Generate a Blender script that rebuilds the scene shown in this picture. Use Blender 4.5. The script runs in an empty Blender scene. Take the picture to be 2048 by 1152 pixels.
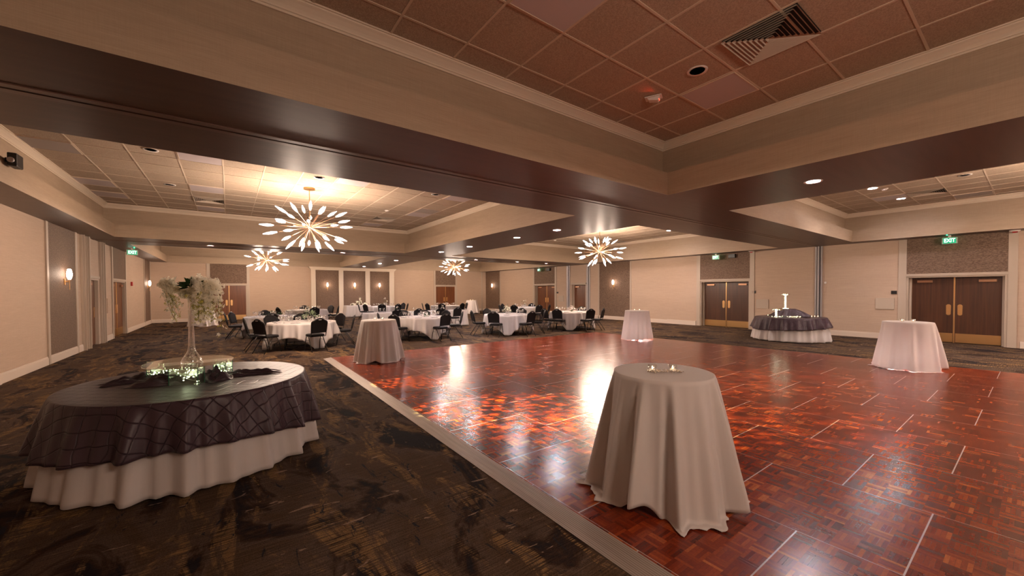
import bpy, bmesh, math, random
from math import sin, cos, pi, radians, atan2, hypot, sqrt
from mathutils import Vector, Matrix
random.seed(7)
scene = bpy.context.scene
col = scene.collection

# ------------------------------------------------------------------ camera
def make_camera():
    yaw, pit, rol = radians(36.2463), radians(-1.0726), radians(-0.1917)
    fw = Vector((sin(yaw)*cos(pit), cos(yaw)*cos(pit), sin(pit)))
    rt = Vector((cos(yaw), -sin(yaw), 0)); up = rt.cross(fw)
    r2 = rt*cos(rol)+up*sin(rol); u2 = -rt*sin(rol)+up*cos(rol)
    cd = bpy.data.cameras.new('camera'); co = bpy.data.objects.new('camera', cd); col.objects.link(co)
    m = Matrix(((r2.x, u2.x, -fw.x, 0), (r2.y, u2.y, -fw.y, 0), (r2.z, u2.z, -fw.z, 1.65), (0, 0, 0, 1)))
    co.matrix_world = m
    cd.sensor_width = 36; cd.lens = 772.9/2048*36
    cd.shift_y = (597.0-576)/2048; cd.clip_start = .05; cd.clip_end = 200
    scene.camera = co
make_camera()

# ------------------------------------------------------------------ world, exposure
w = bpy.data.worlds.new('world'); scene.world = w; w.use_nodes = True
w.node_tree.nodes['Background'].inputs[0].default_value = (1, .8, .66, 1)
w.node_tree.nodes['Background'].inputs[1].default_value = .0
vs = scene.view_settings
vs.view_transform = 'Standard'; vs.look = 'None'; vs.gamma = 1; vs.use_curve_mapping = False
vs.exposure = 0.6
WARM = (1, .765, .60)
COOL = (1, .86, .84)
P_CH = 400      # chandelier lamp watts
P_DL = 110       # downlight lamp watts
P_SC = 5        # sconce lamp watts

def lamp(name, kind, loc, energy, color, size=.05, target=None, angle=None, blend=.6):
    l = bpy.data.lights.new(name, kind); l.energy = energy; l.color = color
    if kind in ('POINT', 'SPOT'): l.shadow_soft_size = size
    if kind == 'SPOT': l.spot_size = angle; l.spot_blend = blend
    o = bpy.data.objects.new(name, l); col.objects.link(o); o.location = loc
    if target is not None:
        d = Vector(target)-Vector(loc); o.rotation_euler = d.to_track_quat('-Z', 'Y').to_euler()
    return o

# ------------------------------------------------------------------ room constants
XL, XR, YF, YN = -3.364, 17.892, 28.206, -7.4
A0, A1, B0, B1 = -2.687, 6.111, 8.325, 17.212
ROWS = [(-6.6, 3.80), (6.00, 16.12), (18.42, 28.12)]
ZS, ZL, ZC, LED = 3.296, 3.676, 4.30, .268
HUBS = [(1.70, 11.06, 3.30), (12.80, 11.12, 3.33), (1.62, 23.8, 3.32), (12.45, 23.65, 3.32), (12.77, -1.6, 3.32)]
HUBS.append((1.7, -1.9, 3.32))  # unseen chandelier behind the camera, added dimmed to light the near bay
for i, h in enumerate(HUBS):
    for k in range(4):
        a = pi/4+k*pi/2
        lamp('chandelier_lamp', 'POINT', (h[0]+.5*cos(a), h[1]+.5*sin(a), h[2]-.20), P_CH/4*(.52 if i == 5 else 1), WARM, .12)
DL_BEAM = [(7.15, y) for y in (-2.2, 2.04, 7.70, 9.49, 12.37, 14.70, 20.07, 22.79, 26.06)] + \
          [(-.5, 17.27), (3.88, 17.27), (10.35, 17.27), (13.04, 17.27), (15.19, 17.27)]
DL_TRAY = [(15.73, 2.40), (13.55, 2.60), (15.67, 9.67), (15.7, 13.0), (15.7, -2.0)]
for x, y in DL_BEAM: lamp('downlight_lamp', 'SPOT', (x, y, ZS-.04), P_DL, COOL, .07, (x, y, 0), radians(125), .8)
for x, y in DL_TRAY: lamp('downlight_lamp', 'SPOT', (x, y, ZC-.04), P_DL*1.2, COOL, .07, (x, y, 0), radians(125), .8)

# ------------------------------------------------------------------ materials
def mat(name, color=(.8, .8, .8), rough=.6, metal=0, spec=.5, emit=None, estr=0, sheen=0):
    m = bpy.data.materials.new(name); m.use_nodes = True
    b = m.node_tree.nodes['Principled BSDF']
    b.inputs['Base Color'].default_value = (*color, 1); b.inputs['Roughness'].default_value = rough
    b.inputs['Metallic'].default_value = metal; b.inputs['Specular IOR Level'].default_value = spec
    if sheen: b.inputs['Sheen Weight'].default_value = sheen
    if emit: b.inputs['Emission Color'].default_value = (*emit, 1); b.inputs['Emission Strength'].default_value = estr
    return m
class NT:
    def __init__(s, m): s.t = m.node_tree; s.n = s.t.nodes; s.b = s.n.get('Principled BSDF')
    def node(s, typ, **kw):
        n = s.n.new(typ)
        for k, v in kw.items(): setattr(n, k, v)
        return n
    def link(s, a, b): s.t.links.new(a, b)
    def coords(s, scale=(1, 1, 1), kind='Object', rot=(0, 0, 0)):
        c = s.node('ShaderNodeTexCoord'); m = s.node('ShaderNodeMapping')
        m.inputs['Scale'].default_value = scale; m.inputs['Rotation'].default_value = rot
        s.link(c.outputs[kind], m.inputs['Vector']); return m.outputs['Vector']
    def noise(s, vec, scale=5, detail=3, rough=.5, dist=0):
        n = s.node('ShaderNodeTexNoise'); n.inputs['Scale'].default_value = scale
        n.inputs['Detail'].default_value = detail; n.inputs['Roughness'].default_value = rough
        n.inputs['Distortion'].default_value = dist; s.link(vec, n.inputs['Vector']); return n.outputs['Fac']
    def ramp(s, fac, stops, interp='LINEAR'):
        r = s.node('ShaderNodeValToRGB'); e = r.color_ramp.elements; r.color_ramp.interpolation = interp
        while len(e) < len(stops): e.new(.5)
        for i, (p, c) in enumerate(stops): e[i].position = p; e[i].color = (*c, 1)
        s.link(fac, r.inputs['Fac']); return r.outputs['Color']
    def math(s, op, a, b=None, c=None):
        n = s.node('ShaderNodeMath', operation=op)
        for i, v in enumerate((a, b, c)):
            if v is None: continue
            if isinstance(v, (int, float)): n.inputs[i].default_value = v
            else: s.link(v, n.inputs[i])
        return n.outputs[0]
    def mix(s, f, a, b, typ='MIX'):
        n = s.node('ShaderNodeMix', data_type='RGBA', blend_type=typ)
        for k, v in ((0, f), (6, a), (7, b)):
            if isinstance(v, (int, float)): n.inputs[k].default_value = v
            elif isinstance(v, tuple): n.inputs[k].default_value = (*v, 1)
            else: s.link(v, n.inputs[k])
        return n.outputs[2]
    def bump(s, h, strength=.3, dist=.01):
        n = s.node('ShaderNodeBump'); n.inputs['Strength'].default_value = strength; n.inputs['Distance'].default_value = dist
        s.link(h, n.inputs['Height']); s.link(n.outputs['Normal'], s.b.inputs['Normal'])
    def color(s, c): s.link(c, s.b.inputs['Base Color'])

M = {}
def wallpaper(name, lo, hi, rough=.75):
    m = mat(name, hi, rough); t = NT(m)
    a = t.noise(t.coords((4, 4, 260)), 1, 3, .6); b = t.noise(t.coords((160, 160, 5)), 1, 2, .6)
    c = t.noise(t.coords((1, 1, 9)), 1.6, 3, .6)
    f = t.math('ADD', t.math('MULTIPLY', a, .55), t.math('MULTIPLY', b, .2)); f = t.math('ADD', f, t.math('MULTIPLY', c, .25))
    t.color(t.ramp(f, [(.30, lo), (.70, hi)])); t.bump(a, .12, .002); return m
M['wall'] = wallpaper('beige_grasscloth', (.44, .32, .235), (.57, .425, .32))
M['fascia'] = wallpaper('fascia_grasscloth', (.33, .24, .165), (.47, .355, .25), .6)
def panelpaper():
    m = mat('taupe_wallcovering', (.2, .15, .12), .65, 0, .25); t = NT(m)
    a = t.noise(t.coords((14, 14, 60)), 1.6, 4, .7, .4)
    t.color(t.ramp(a, [(.40, (.095, .058, .040)), (.60, (.25, .165, .115))])); t.bump(a, .4, .004); return m
M['panel'] = panelpaper()
def soffitpaint():
    m = mat('brown_soffit_paint', (.15, .088, .068), .38, 0, .5); t = NT(m)
    a = t.noise(t.coords((1.2, 12, 1)), 1, 3, .5)
    t.color(t.ramp(a, [(.3, (.085, .041, .027)), (.7, (.108, .055, .037))])); return m
M['soffit'] = soffitpaint()
M['soffit_trim'] = mat('brown_track_paint', (.14, .075, .055), .35)
M['gap'] = mat('dark_gap', (.01, .008, .007), .8)
def tilemat():
    m = mat('acoustic_tile', (.6, .5, .4), .9); t = NT(m)
    a = t.noise(t.coords((1, 1, 1)), 95, 3, .7); b = t.noise(t.coords((1, 1, 1)), 1.1, 2)
    t.color(t.mix(.25, t.ramp(a, [(.40, (.30, .225, .16)), (.60, (.51, .395, .29))]), t.ramp(b, [(.3, (.42, .335, .26)), (.7, (.48, .39, .30))])))
    t.bump(a, .5, .006); return m
M['tile'] = tilemat()
M['grid'] = mat('ceiling_grid_paint', (.60, .49, .38), .5)
M['crown'] = mat('cream_crown_paint', (.70, .59, .47), .45)
M['base'] = mat('cream_baseboard_paint', (.66, .55, .46), .5)
M['trim'] = mat('taupe_trim_paint', (.47, .38, .30), .5)
M['alu'] = mat('aluminium_track', (.40, .37, .37), .5, .3)
M['troffer'] = mat('frosted_light_panel', (.52, .45, .45), .5)
M['perf'] = mat('perforated_grille', (.3, .27, .26), .6)
def perf():
    m = M['perf']; t = NT(m); v = t.node('ShaderNodeTexVoronoi'); v.inputs['Scale'].default_value = 38; v.inputs['Randomness'].default_value = 0
    t.link(t.coords(), v.inputs['Vector']); t.color(t.ramp(v.outputs['Distance'], [(.3, (.04, .035, .03)), (.42, (.36, .31, .28))]))
perf()
M['vent'] = mat('vent_paint', (.55, .46, .37), .5)
M['ventdark'] = mat('vent_duct_dark', (.02, .017, .015), .9)
M['white'] = mat('white_plastic', (.75, .70, .66), .4)
M['black'] = mat('black_plastic', (.012, .011, .011), .4)
M['brass'] = mat('brushed_brass', (.80, .50, .22), .28, 1)
M['copper'] = mat('polished_copper_rod', (.42, .23, .14), .4, 1)
M['red'] = mat('red_alarm_plastic', (.45, .02, .02), .4)
def wood(name, lo, hi, vert=True, s=1, rough=.35):
    m = mat(name, hi, rough); t = NT(m)
    a = t.noise(t.coords((26*s, 26*s, .7)), 1, 4, .6, .3); b = t.noise(t.coords((5*s, 5*s, .2)), 1, 2)
    t.color(t.mix(.35, t.ramp(a, [(.35, lo), (.65, hi)]), t.ramp(b, [(.3, lo), (.7, hi)]))); return m
M['walnut'] = wood('dark_walnut_veneer', (.040, .014, .006), (.095, .034, .014))
M['cherry'] = wood('reddish_brown_veneer', (.10, .032, .011), (.20, .068, .024))
def carpet():
    m = mat('patterned_carpet', (.06, .04, .03), .95, 0, .1); t = NT(m)
    v = t.coords((1, 1, 1), rot=(0, 0, radians(-20)))
    n1 = t.noise(t.coords((1.3, .62, 1), rot=(0, 0, .15)), 1.25, 7, .62, .9)
    n2 = t.noise(t.coords((3.2, .9, 1), rot=(0, 0, .2)), 1.1, 6, .7, 1.2)
    n3 = t.noise(t.coords((4.5, 1.3, 1), rot=(0, 0, .1)), 1.35, 5, .75, 1.6)
    rib = t.noise(t.coords((3, 110, 1)), 1, 2, .6); rib2 = t.noise(t.coords((120, 120, 1)), 1, 2, .6)
    base = t.ramp(n1, [(.40, (.013, .010, .012)), (.445, (.036, .018, .011)), (.49, (.080, .052, .036)), (.58, (.068, .040, .023))])
    gold = t.ramp(n2, [(.53, (0, 0, 0)), (.60, (1, 1, 1))])
    c1 = t.mix(t.math('MULTIPLY', gold, t.ramp(rib, [(.44, (.05, .05, .05)), (.54, (1, 1, 1))])), base, (.20, .118, .048))
    navy = t.ramp(n3, [(.60, (0, 0, 0)), (.63, (1, 1, 1))])
    c2 = t.mix(navy, c1, (.018, .017, .022))
    n4 = t.noise(t.coords((1.9, 7, 1), rot=(0, 0, .4)), 1.5, 3, .6, 1.0)
    tan = t.ramp(n4, [(.66, (0, 0, 0)), (.685, (1, 1, 1))])
    c3 = t.mix(tan, c2, (.25, .17, .12))
    pile = t.math('ADD', t.math('MULTIPLY', rib, .5), t.math('MULTIPLY', rib2, .5))
    t.color(t.mix(1.0, c3, t.ramp(pile, [(.36, (.4, .4, .4)), (.64, (1.45, 1.45, 1.45))]), 'MULTIPLY'))
    t.bump(pile, .5, .004); return m
M['carpet'] = carpet()
def parquet():
    m = mat('red_parquet', (.25, .05, .02), .25, 0, .5); t = NT(m)
    P = 1.03; S = P/9
    c = t.node('ShaderNodeTexCoord'); sp = t.node('ShaderNodeSeparateXYZ'); t.link(c.outputs['Object'], sp.inputs[0])
    x = t.math('ADD', sp.outputs[0], -2.05+10*P); y = sp.outputs[1]
    colx = t.math('FLOOR', t.math('DIVIDE', x, P)); par = t.math('MODULO', colx, 2)
    yy = t.math('ADD', t.math('ADD', y, -.95+20*P), t.math('MULTIPLY', par, P/2))
    cx = t.math('FLOOR', t.math('DIVIDE', x, S)); cy = t.math('FLOOR', t.math('DIVIDE', yy, S))
    chk = t.math('MODULO', t.math('ADD', cx, cy), 2)
    fx = t.math('FRACT', t.math('DIVIDE', x, S)); fy = t.math('FRACT', t.math('DIVIDE', yy, S))
    slat = t.math('FLOOR', t.math('MULTIPLY', 5, t.math('ADD', t.math('MULTIPLY', chk, fx), t.math('MULTIPLY', t.math('SUBTRACT', 1, chk), fy))))
    sf = t.math('FRACT', t.math('MULTIPLY', 5, t.math('ADD', t.math('MULTIPLY', chk, fx), t.math('MULTIPLY', t.math('SUBTRACT', 1, chk), fy))))
    cv = t.node('ShaderNodeCombineXYZ'); t.link(cx, cv.inputs[0]); t.link(cy, cv.inputs[1]); t.link(slat, cv.inputs[2])
    wn = t.node('ShaderNodeTexWhiteNoise'); t.link(cv.outputs[0], wn.inputs['Vector'])
    cb = t.node('ShaderNodeCombineXYZ'); t.link(cx, cb.inputs[0]); t.link(cy, cb.inputs[1]); wb = t.node('ShaderNodeTexWhiteNoise'); t.link(cb.outputs[0], wb.inputs['Vector'])
    v = t.math('ADD', t.math('MULTIPLY', wn.outputs['Value'], .6), t.math('MULTIPLY', wb.outputs['Value'], .4))
    base = t.ramp(v, [(.10, (.085, .009, .003)), (.5, (.185, .022, .005)), (.80, (.26, .040, .008)), (.97, (.38, .095, .022))])
    grain = t.noise(t.coords((70, 70, 1)), 1, 3, .6)
    base = t.mix(.5, base, t.mix(1.0, base, t.ramp(grain, [(.3, (.6, .6, .6)), (.7, (1.3, 1.3, 1.3))]), 'MULTIPLY'))
    # metal seams: across each panel end (along x) and thin ones along y
    ex = t.math('FRACT', t.math('DIVIDE', x, P)); ey = t.math('FRACT', t.math('DIVIDE', yy, P))
    sy = t.math('LESS_THAN', t.math('ABSOLUTE', t.math('SUBTRACT', t.math('ABSOLUTE', t.math('SUBTRACT', ey, .5)), .5)), .0042)
    sx = t.math('LESS_THAN', t.math('ABSOLUTE', t.math('SUBTRACT', t.math('ABSOLUTE', t.math('SUBTRACT', ex, .5)), .5)), .0018)
    gapl = t.math('LESS_THAN', t.math('SUBTRACT', .5, t.math('ABSOLUTE', t.math('SUBTRACT', sf, .5))), .035)
    base = t.mix(t.math('MULTIPLY', gapl, .5), base, (.03, .005, .004))
    seam = t.math('MAXIMUM', sy, sx)
    t.color(t.mix(seam, base, (.60, .50, .46)))
    t.link(t.math('MULTIPLY', seam, .3), t.b.inputs['Metallic'])
    wav = t.noise(t.coords((1, 1, 1)), 5, 3, .5); tilt = t.math('MULTIPLY', wb.outputs['Value'], .25)
    fine = t.noise(t.coords((55, 55, 1)), 1, 2, .6)
    t.bump(t.math('MULTIPLY', wav, .8), .30, .006)
    return m
M['parquet'] = parquet()
def ribbed():
    m = mat('ribbed_aluminium_edge', (.55, .47, .42), .42, .55); t = NT(m)
    sp = t.node('ShaderNodeSeparateXYZ'); t.link(t.coords(), sp.inputs[0])
    r = t.math('SINE', t.math('MULTIPLY', t.math('ADD', sp.outputs[0], sp.outputs[1] if False else 0), 420))
    n = t.noise(t.coords((40, 1.5, 1)), 1, 3, .6)
    t.color(t.mix(.35, t.ramp(r, [(.1, (.27, .23, .20)), (.6, (.55, .48, .43))]), t.ramp(n, [(.3, (.30, .25, .22)), (.7, (.62, .55, .5))]))); return m
M['edge'] = ribbed()
def clothmat(name, c, trans=.25, crease=True):
    m = mat(name, c, .85, 0, .2, sheen=.15); t = NT(m)
    a = t.noise(t.coords((300, 300, 300)), 1, 2, .6); t.bump(a, .08, .001)
    out = t.n['Material Output']; tr = t.node('ShaderNodeBsdfTranslucent'); tr.inputs[0].default_value = (*c, 1)
    mx = t.node('ShaderNodeMixShader'); mx.inputs[0].default_value = trans
    t.link(t.b.outputs[0], mx.inputs[1]); t.link(tr.outputs[0], mx.inputs[2]); t.link(mx.outputs[0], out.inputs['Surface']); return m
M['cloth'] = clothmat('white_linen', (.72, .66, .64))
M['napkin'] = mat('grey_napkin', (.45, .41, .42), .8)
def satin():
    m = mat('plum_pintuck_satin', (.045, .026, .034), .41, 0, .3); t = NT(m)
    tc = t.node('ShaderNodeTexCoord'); mp = t.node('ShaderNodeMapping'); mp.inputs['Rotation'].default_value = (0, 0, .62)
    t.link(tc.outputs['UV'], mp.inputs[0])
    ns = t.node('ShaderNodeTexNoise'); ns.inputs['Scale'].default_value = 2.5; t.link(mp.outputs[0], ns.inputs['Vector'])
    sp = t.node('ShaderNodeSeparateXYZ'); t.link(mp.outputs[0], sp.inputs[0])
    def line(o, off):
        f = t.math('FRACT', t.math('ADD', t.math('MULTIPLY', o, 9.0), t.math('MULTIPLY', ns.outputs['Fac'], off)))
        return t.math('SUBTRACT', .5, t.math('ABSOLUTE', t.math('SUBTRACT', f, .5)))
    d = t.math('MINIMUM', line(sp.outputs[0], 1.2), line(sp.outputs[1], .9))
    l = t.ramp(d, [(.0, (0, 0, 0)), (.03, (1, 1, 1))])
    t.color(t.mix(l, (.012, .007, .009), t.ramp(ns.outputs['Fac'], [(.3, (.046, .026, .034)), (.7, (.066, .039, .050))])))
    ps = t.ramp(d, [(.0, (0, 0, 0)), (.07, (1, 1, 1))])
    t.bump(ps, .6, .006); return m
M['satin'] = satin()
M['vinyl'] = mat('black_vinyl', (.009, .007, .008), .6, 0, .2)
M['chairframe'] = mat('black_powder_coat', (.02, .017, .016), .3, .3)
M['tableleg'] = mat('black_table_steel', (.015, .014, .014), .4, .3)
M['ply'] = mat('plywood_top', (.35, .22, .12), .6)
def glassy(name, tint=(1, 1, 1), refl=.1, rough=.02):
    m = bpy.data.materials.new(name); m.use_nodes = True; n = m.node_tree.nodes; n.clear(); L = m.node_tree.links
    o = n.new('ShaderNodeOutputMaterial'); mx = n.new('ShaderNodeMixShader'); tr = n.new('ShaderNodeBsdfTransparent'); gl = n.new('ShaderNodeBsdfGlossy')
    lw = n.new('ShaderNodeLayerWeight'); lw.inputs[0].default_value = .35; ma = n.new('ShaderNodeMath'); ma.operation = 'MULTIPLY_ADD'
    ma.inputs[1].default_value = .8; ma.inputs[2].default_value = refl
    tr.inputs[0].default_value = (*tint, 1); gl.inputs[1].default_value = rough; gl.inputs[0].default_value = (1, 1, 1, 1)
    L.new(lw.outputs['Facing'], ma.inputs[0]); L.new(ma.outputs[0], mx.inputs[0]); L.new(tr.outputs[0], mx.inputs[1]); L.new(gl.outputs[0], mx.inputs[2]); L.new(mx.outputs[0], o.inputs[0]); return m
M['glass'] = glassy('clear_glass')
M['greenglass'] = glassy('green_edged_glass', (.90, .96, .91), .06)
M['plate'] = glassy('glass_plate', (.92, .95, .92), .10)
def emis(name, color, s, sampled=False):
    m = mat(name, tuple(.3*q for q in color), .3, 0, .5, color, s)
    try: m.cycles.emission_sampling = 'AUTO' if sampled else 'NONE'
    except Exception: pass
    return m
def bulbmat():
    m = emis('glowing_faceted_glass', (1, .95, .93), 3.2); t = NT(m)
    g = t.node('ShaderNodeNewGeometry'); lw = t.node('ShaderNodeLayerWeight'); lw.inputs[0].default_value = .5
    v = t.noise(t.coords((30, 30, 30), 'Generated'), .10, 1)
    f = t.math('ADD', t.math('MULTIPLY', v, 9.0), -3.1)
    t.link(t.math('MAXIMUM', f, .42), t.b.inputs['Emission Strength']); return m
M['bulb'] = bulbmat()
M['sconceglass'] = emis('glowing_sconce_glass', (1, .80, .66), 9)
M['dlon'] = emis('lit_downlight_lens', (1, .90, .92), 650, True)
M['dloff'] = mat('unlit_downlight_lens', (.45, .36, .33), .4)
M['exitgreen'] = emis('exit_green', (.0, .34, .15), .9)
M['exitpanel'] = mat('exit_sign_housing', (.40, .55, .45), .25)
M['exitwhite'] = emis('exit_letters', (.80, 1, .88), 1.3)
M['flame'] = emis('candle_flame', (1, .72, .36), 16)
M['fairy'] = emis('fairy_bulb', (1, 1, .62), 12)
M['fairywire'] = mat('silver_wire', (.5, .5, .4), .3, .8)
M['wax'] = emis('candle_wax', (1, .75, .5), .6)
M['petal'] = clothmat('cream_petals', (.97, .93, .80), .5)
M['petal2'] = clothmat('pinkish_white_petals', (.85, .76, .72), .3)
M['yellow'] = mat('yellow_green_buds', (.45, .42, .08), .7)
M['leaf'] = mat('dark_green_leaf', (.025, .06, .015), .5)
M['leaf2'] = mat('grey_green_leaf', (.13, .18, .10), .6)
M['stem'] = mat('flower_stem', (.10, .13, .04), .6)
M['bead'] = mat('silver_beads', (.75, .68, .62), .15, 1)

# ------------------------------------------------------------------ mesh builder
class MB:
    def __init__(s): s.v = []; s.f = []; s.mi = []; s.uv = None
    def add(s, vs, fs, mi=0):
        o = len(s.v); s.v += [tuple(v) for v in vs]; s.f += [tuple(i+o for i in f) for f in fs]; s.mi += [mi]*len(fs); return s
    def box(s, x0, x1, y0, y1, z0, z1, mi=0):
        if x0 > x1: x0, x1 = x1, x0
        if y0 > y1: y0, y1 = y1, y0
        return s.add([(x, y, z) for z in (z0, z1) for y in (y0, y1) for x in (x0, x1)],
              [(0, 2, 3, 1), (4, 5, 7, 6), (0, 1, 5, 4), (2, 6, 7, 3), (0, 4, 6, 2), (1, 3, 7, 5)], mi)
    def tube(s, pts, r, n=8, mi=0, cap=True, radii=None):
        P = [Vector(p) for p in pts]; rings = []; prev = None
        for i, p in enumerate(P):
            t = (P[min(i+1, len(P)-1)]-P[max(i-1, 0)]).normalized()
            if prev is None: a = t.orthogonal().normalized()
            else: a = (prev - t*prev.dot(t)).normalized()
            prev = a; b = t.cross(a); rr = radii[i] if radii else r
            rings.append([p+(a*cos(2*pi*k/n)+b*sin(2*pi*k/n))*rr for k in range(n)])
        vs = [v for R in rings for v in R]; fs = []
        for i in range(len(P)-1):
            for k in range(n): fs.append((i*n+k, i*n+(k+1) % n, (i+1)*n+(k+1) % n, (i+1)*n+k))
        if cap: fs += [tuple(range(n))[::-1], tuple((len(P)-1)*n+k for k in range(n))]
        return s.add(vs, fs, mi)
    def lathe(s, prof, n=24, c=(0, 0, 0), mi=0, a0=0):
        vs = []; fs = []
        for r, z in prof:
            for k in range(n): a = a0+2*pi*k/n; vs.append((c[0]+r*cos(a), c[1]+r*sin(a), c[2]+z))
        for i in range(len(prof)-1):
            for k in range(n): fs.append((i*n+k, i*n+(k+1) % n, (i+1)*n+(k+1) % n, (i+1)*n+k))
        if prof[0][0] > 1e-4: fs.append(tuple(range(n))[::-1])
        if prof[-1][0] > 1e-4: fs.append(tuple((len(prof)-1)*n+k for k in range(n)))
        return s.add(vs, fs, mi)
    def ball(s, c, r, n=8, m=5, mi=0, sz=1):
        return s.lathe([(max(1e-5, r*sin(pi*i/m)), -r*sz*cos(pi*i/m)) for i in range(m+1)], n, c, mi)
    def xf(s, mtx, start=0):
        for i in range(start, len(s.v)): s.v[i] = tuple(mtx @ Vector(s.v[i]))
        return s
    def build(s, name, m, parent=None, smooth=False, bevel=0, subsurf=0, loc=None):
        me = bpy.data.meshes.new(name); me.from_pydata(s.v, [], s.f)
        ms = m if isinstance(m, (list, tuple)) else [m]
        for q in ms: me.materials.append(q)
        me.polygons.foreach_set('material_index', s.mi)
        bm = bmesh.new(); bm.from_mesh(me)
        if s.uv is None: bmesh.ops.recalc_face_normals(bm, faces=bm.faces)
        bm.to_mesh(me); bm.free()
        if s.uv is not None:
            ul = me.uv_layers.new(name='UVMap')
            for l in me.loops: ul.data[l.index].uv = s.uv[l.vertex_index]
        if smooth: me.polygons.foreach_set('use_smooth', [True]*len(me.polygons))
        o = bpy.data.objects.new(name, me); col.objects.link(o)
        if parent: o.parent = parent
        if loc: o.location = loc
        if bevel:
            b = o.modifiers.new('bevel', 'BEVEL'); b.width = bevel; b.segments = 2; b.limit_method = 'ANGLE'
        if subsurf: q = o.modifiers.new('sub', 'SUBSURF'); q.levels = q.render_levels = subsurf
        return o

def tag(o, label, cat, group=None, kind=None):
    o['label'] = label; o['category'] = cat
    if group: o['group'] = group
    if kind: o['kind'] = kind
    return o
def empty(name, loc=(0, 0, 0), rz=0):
    o = bpy.data.objects.new(name, None); col.objects.link(o); o.location = loc; o.rotation_euler = (0, 0, rz); o.empty_display_size = .1; return o
def thing(name, label, cat, loc=(0, 0, 0), rz=0, group=None): return tag(empty(name, loc, rz), label, cat, group)
KIDS = {}
def kids(o):
    return [c for c in bpy.data.objects if c.parent == o]
def copy_tree(o, loc=None, rz=None, label=None, group=None, parent=None):
    c = o.copy(); col.objects.link(c); c.parent = parent
    if loc is not None: c.location = loc
    if rz is not None: c.rotation_euler = (0, 0, rz)
    if label: c['label'] = label
    if group: c['group'] = group
    for ch in kids(o): copy_tree(ch, parent=c)
    return c
def struct(o, top=True):
    if top: o['kind'] = 'structure'
    return o

# ------------------------------------------------------------------ floor and dance floor
struct(MB().add([(XL-.4, YN-.2, 0), (XR+.6, YN-.2, 0), (XR+.6, YF+.4, 0), (XL-.4, YF+.4, 0), (XL-.4, YN-.2, -.2), (XR+.6, YN-.2, -.2), (XR+.6, YF+.4, -.2), (XL-.4, YF+.4, -.2)],
    [(0, 1, 2, 3), (4, 7, 6, 5), (0, 4, 5, 1), (1, 5, 6, 2), (2, 6, 7, 3), (3, 7, 4, 0)]).build('floor', M['carpet']))
DX0, DY1, DZ = 2.03, 10.36, .022
df = thing('dance_floor', 'glossy red basketweave parquet dance floor laid over the carpet', 'dance floor', (0, 0, 0))
MB().add([(DX0, -5.0, .001), (12.75, -5.0, .001), (11.66, DY1, .001), (DX0, DY1, .001), (DX0, -5.0, DZ), (12.75, -5.0, DZ), (11.66, DY1, DZ), (DX0, DY1, DZ)],
    [(0, 3, 2, 1), (4, 5, 6, 7), (0, 1, 5, 4), (1, 2, 6, 5), (2, 3, 7, 6), (3, 0, 4, 7)]).build('parquet_panels', M['parquet'], df)
MB().add([(1.855, -5.0, .001), (DX0, -5, .001), (DX0, DY1+.02, .001), (1.855, DY1+.02, .001), (1.855, -5, .006), (DX0, -5, DZ+.003), (DX0, DY1+.02, DZ+.003), (1.855, DY1+.02, .006)],
    [(0, 3, 2, 1), (4, 5, 6, 7), (0, 1, 5, 4), (1, 2, 6, 5), (2, 3, 7, 6), (3, 0, 4, 7)]).build('edge_ramp', M['edge'], df)['label'] = 'ribbed silver edge strip'

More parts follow.
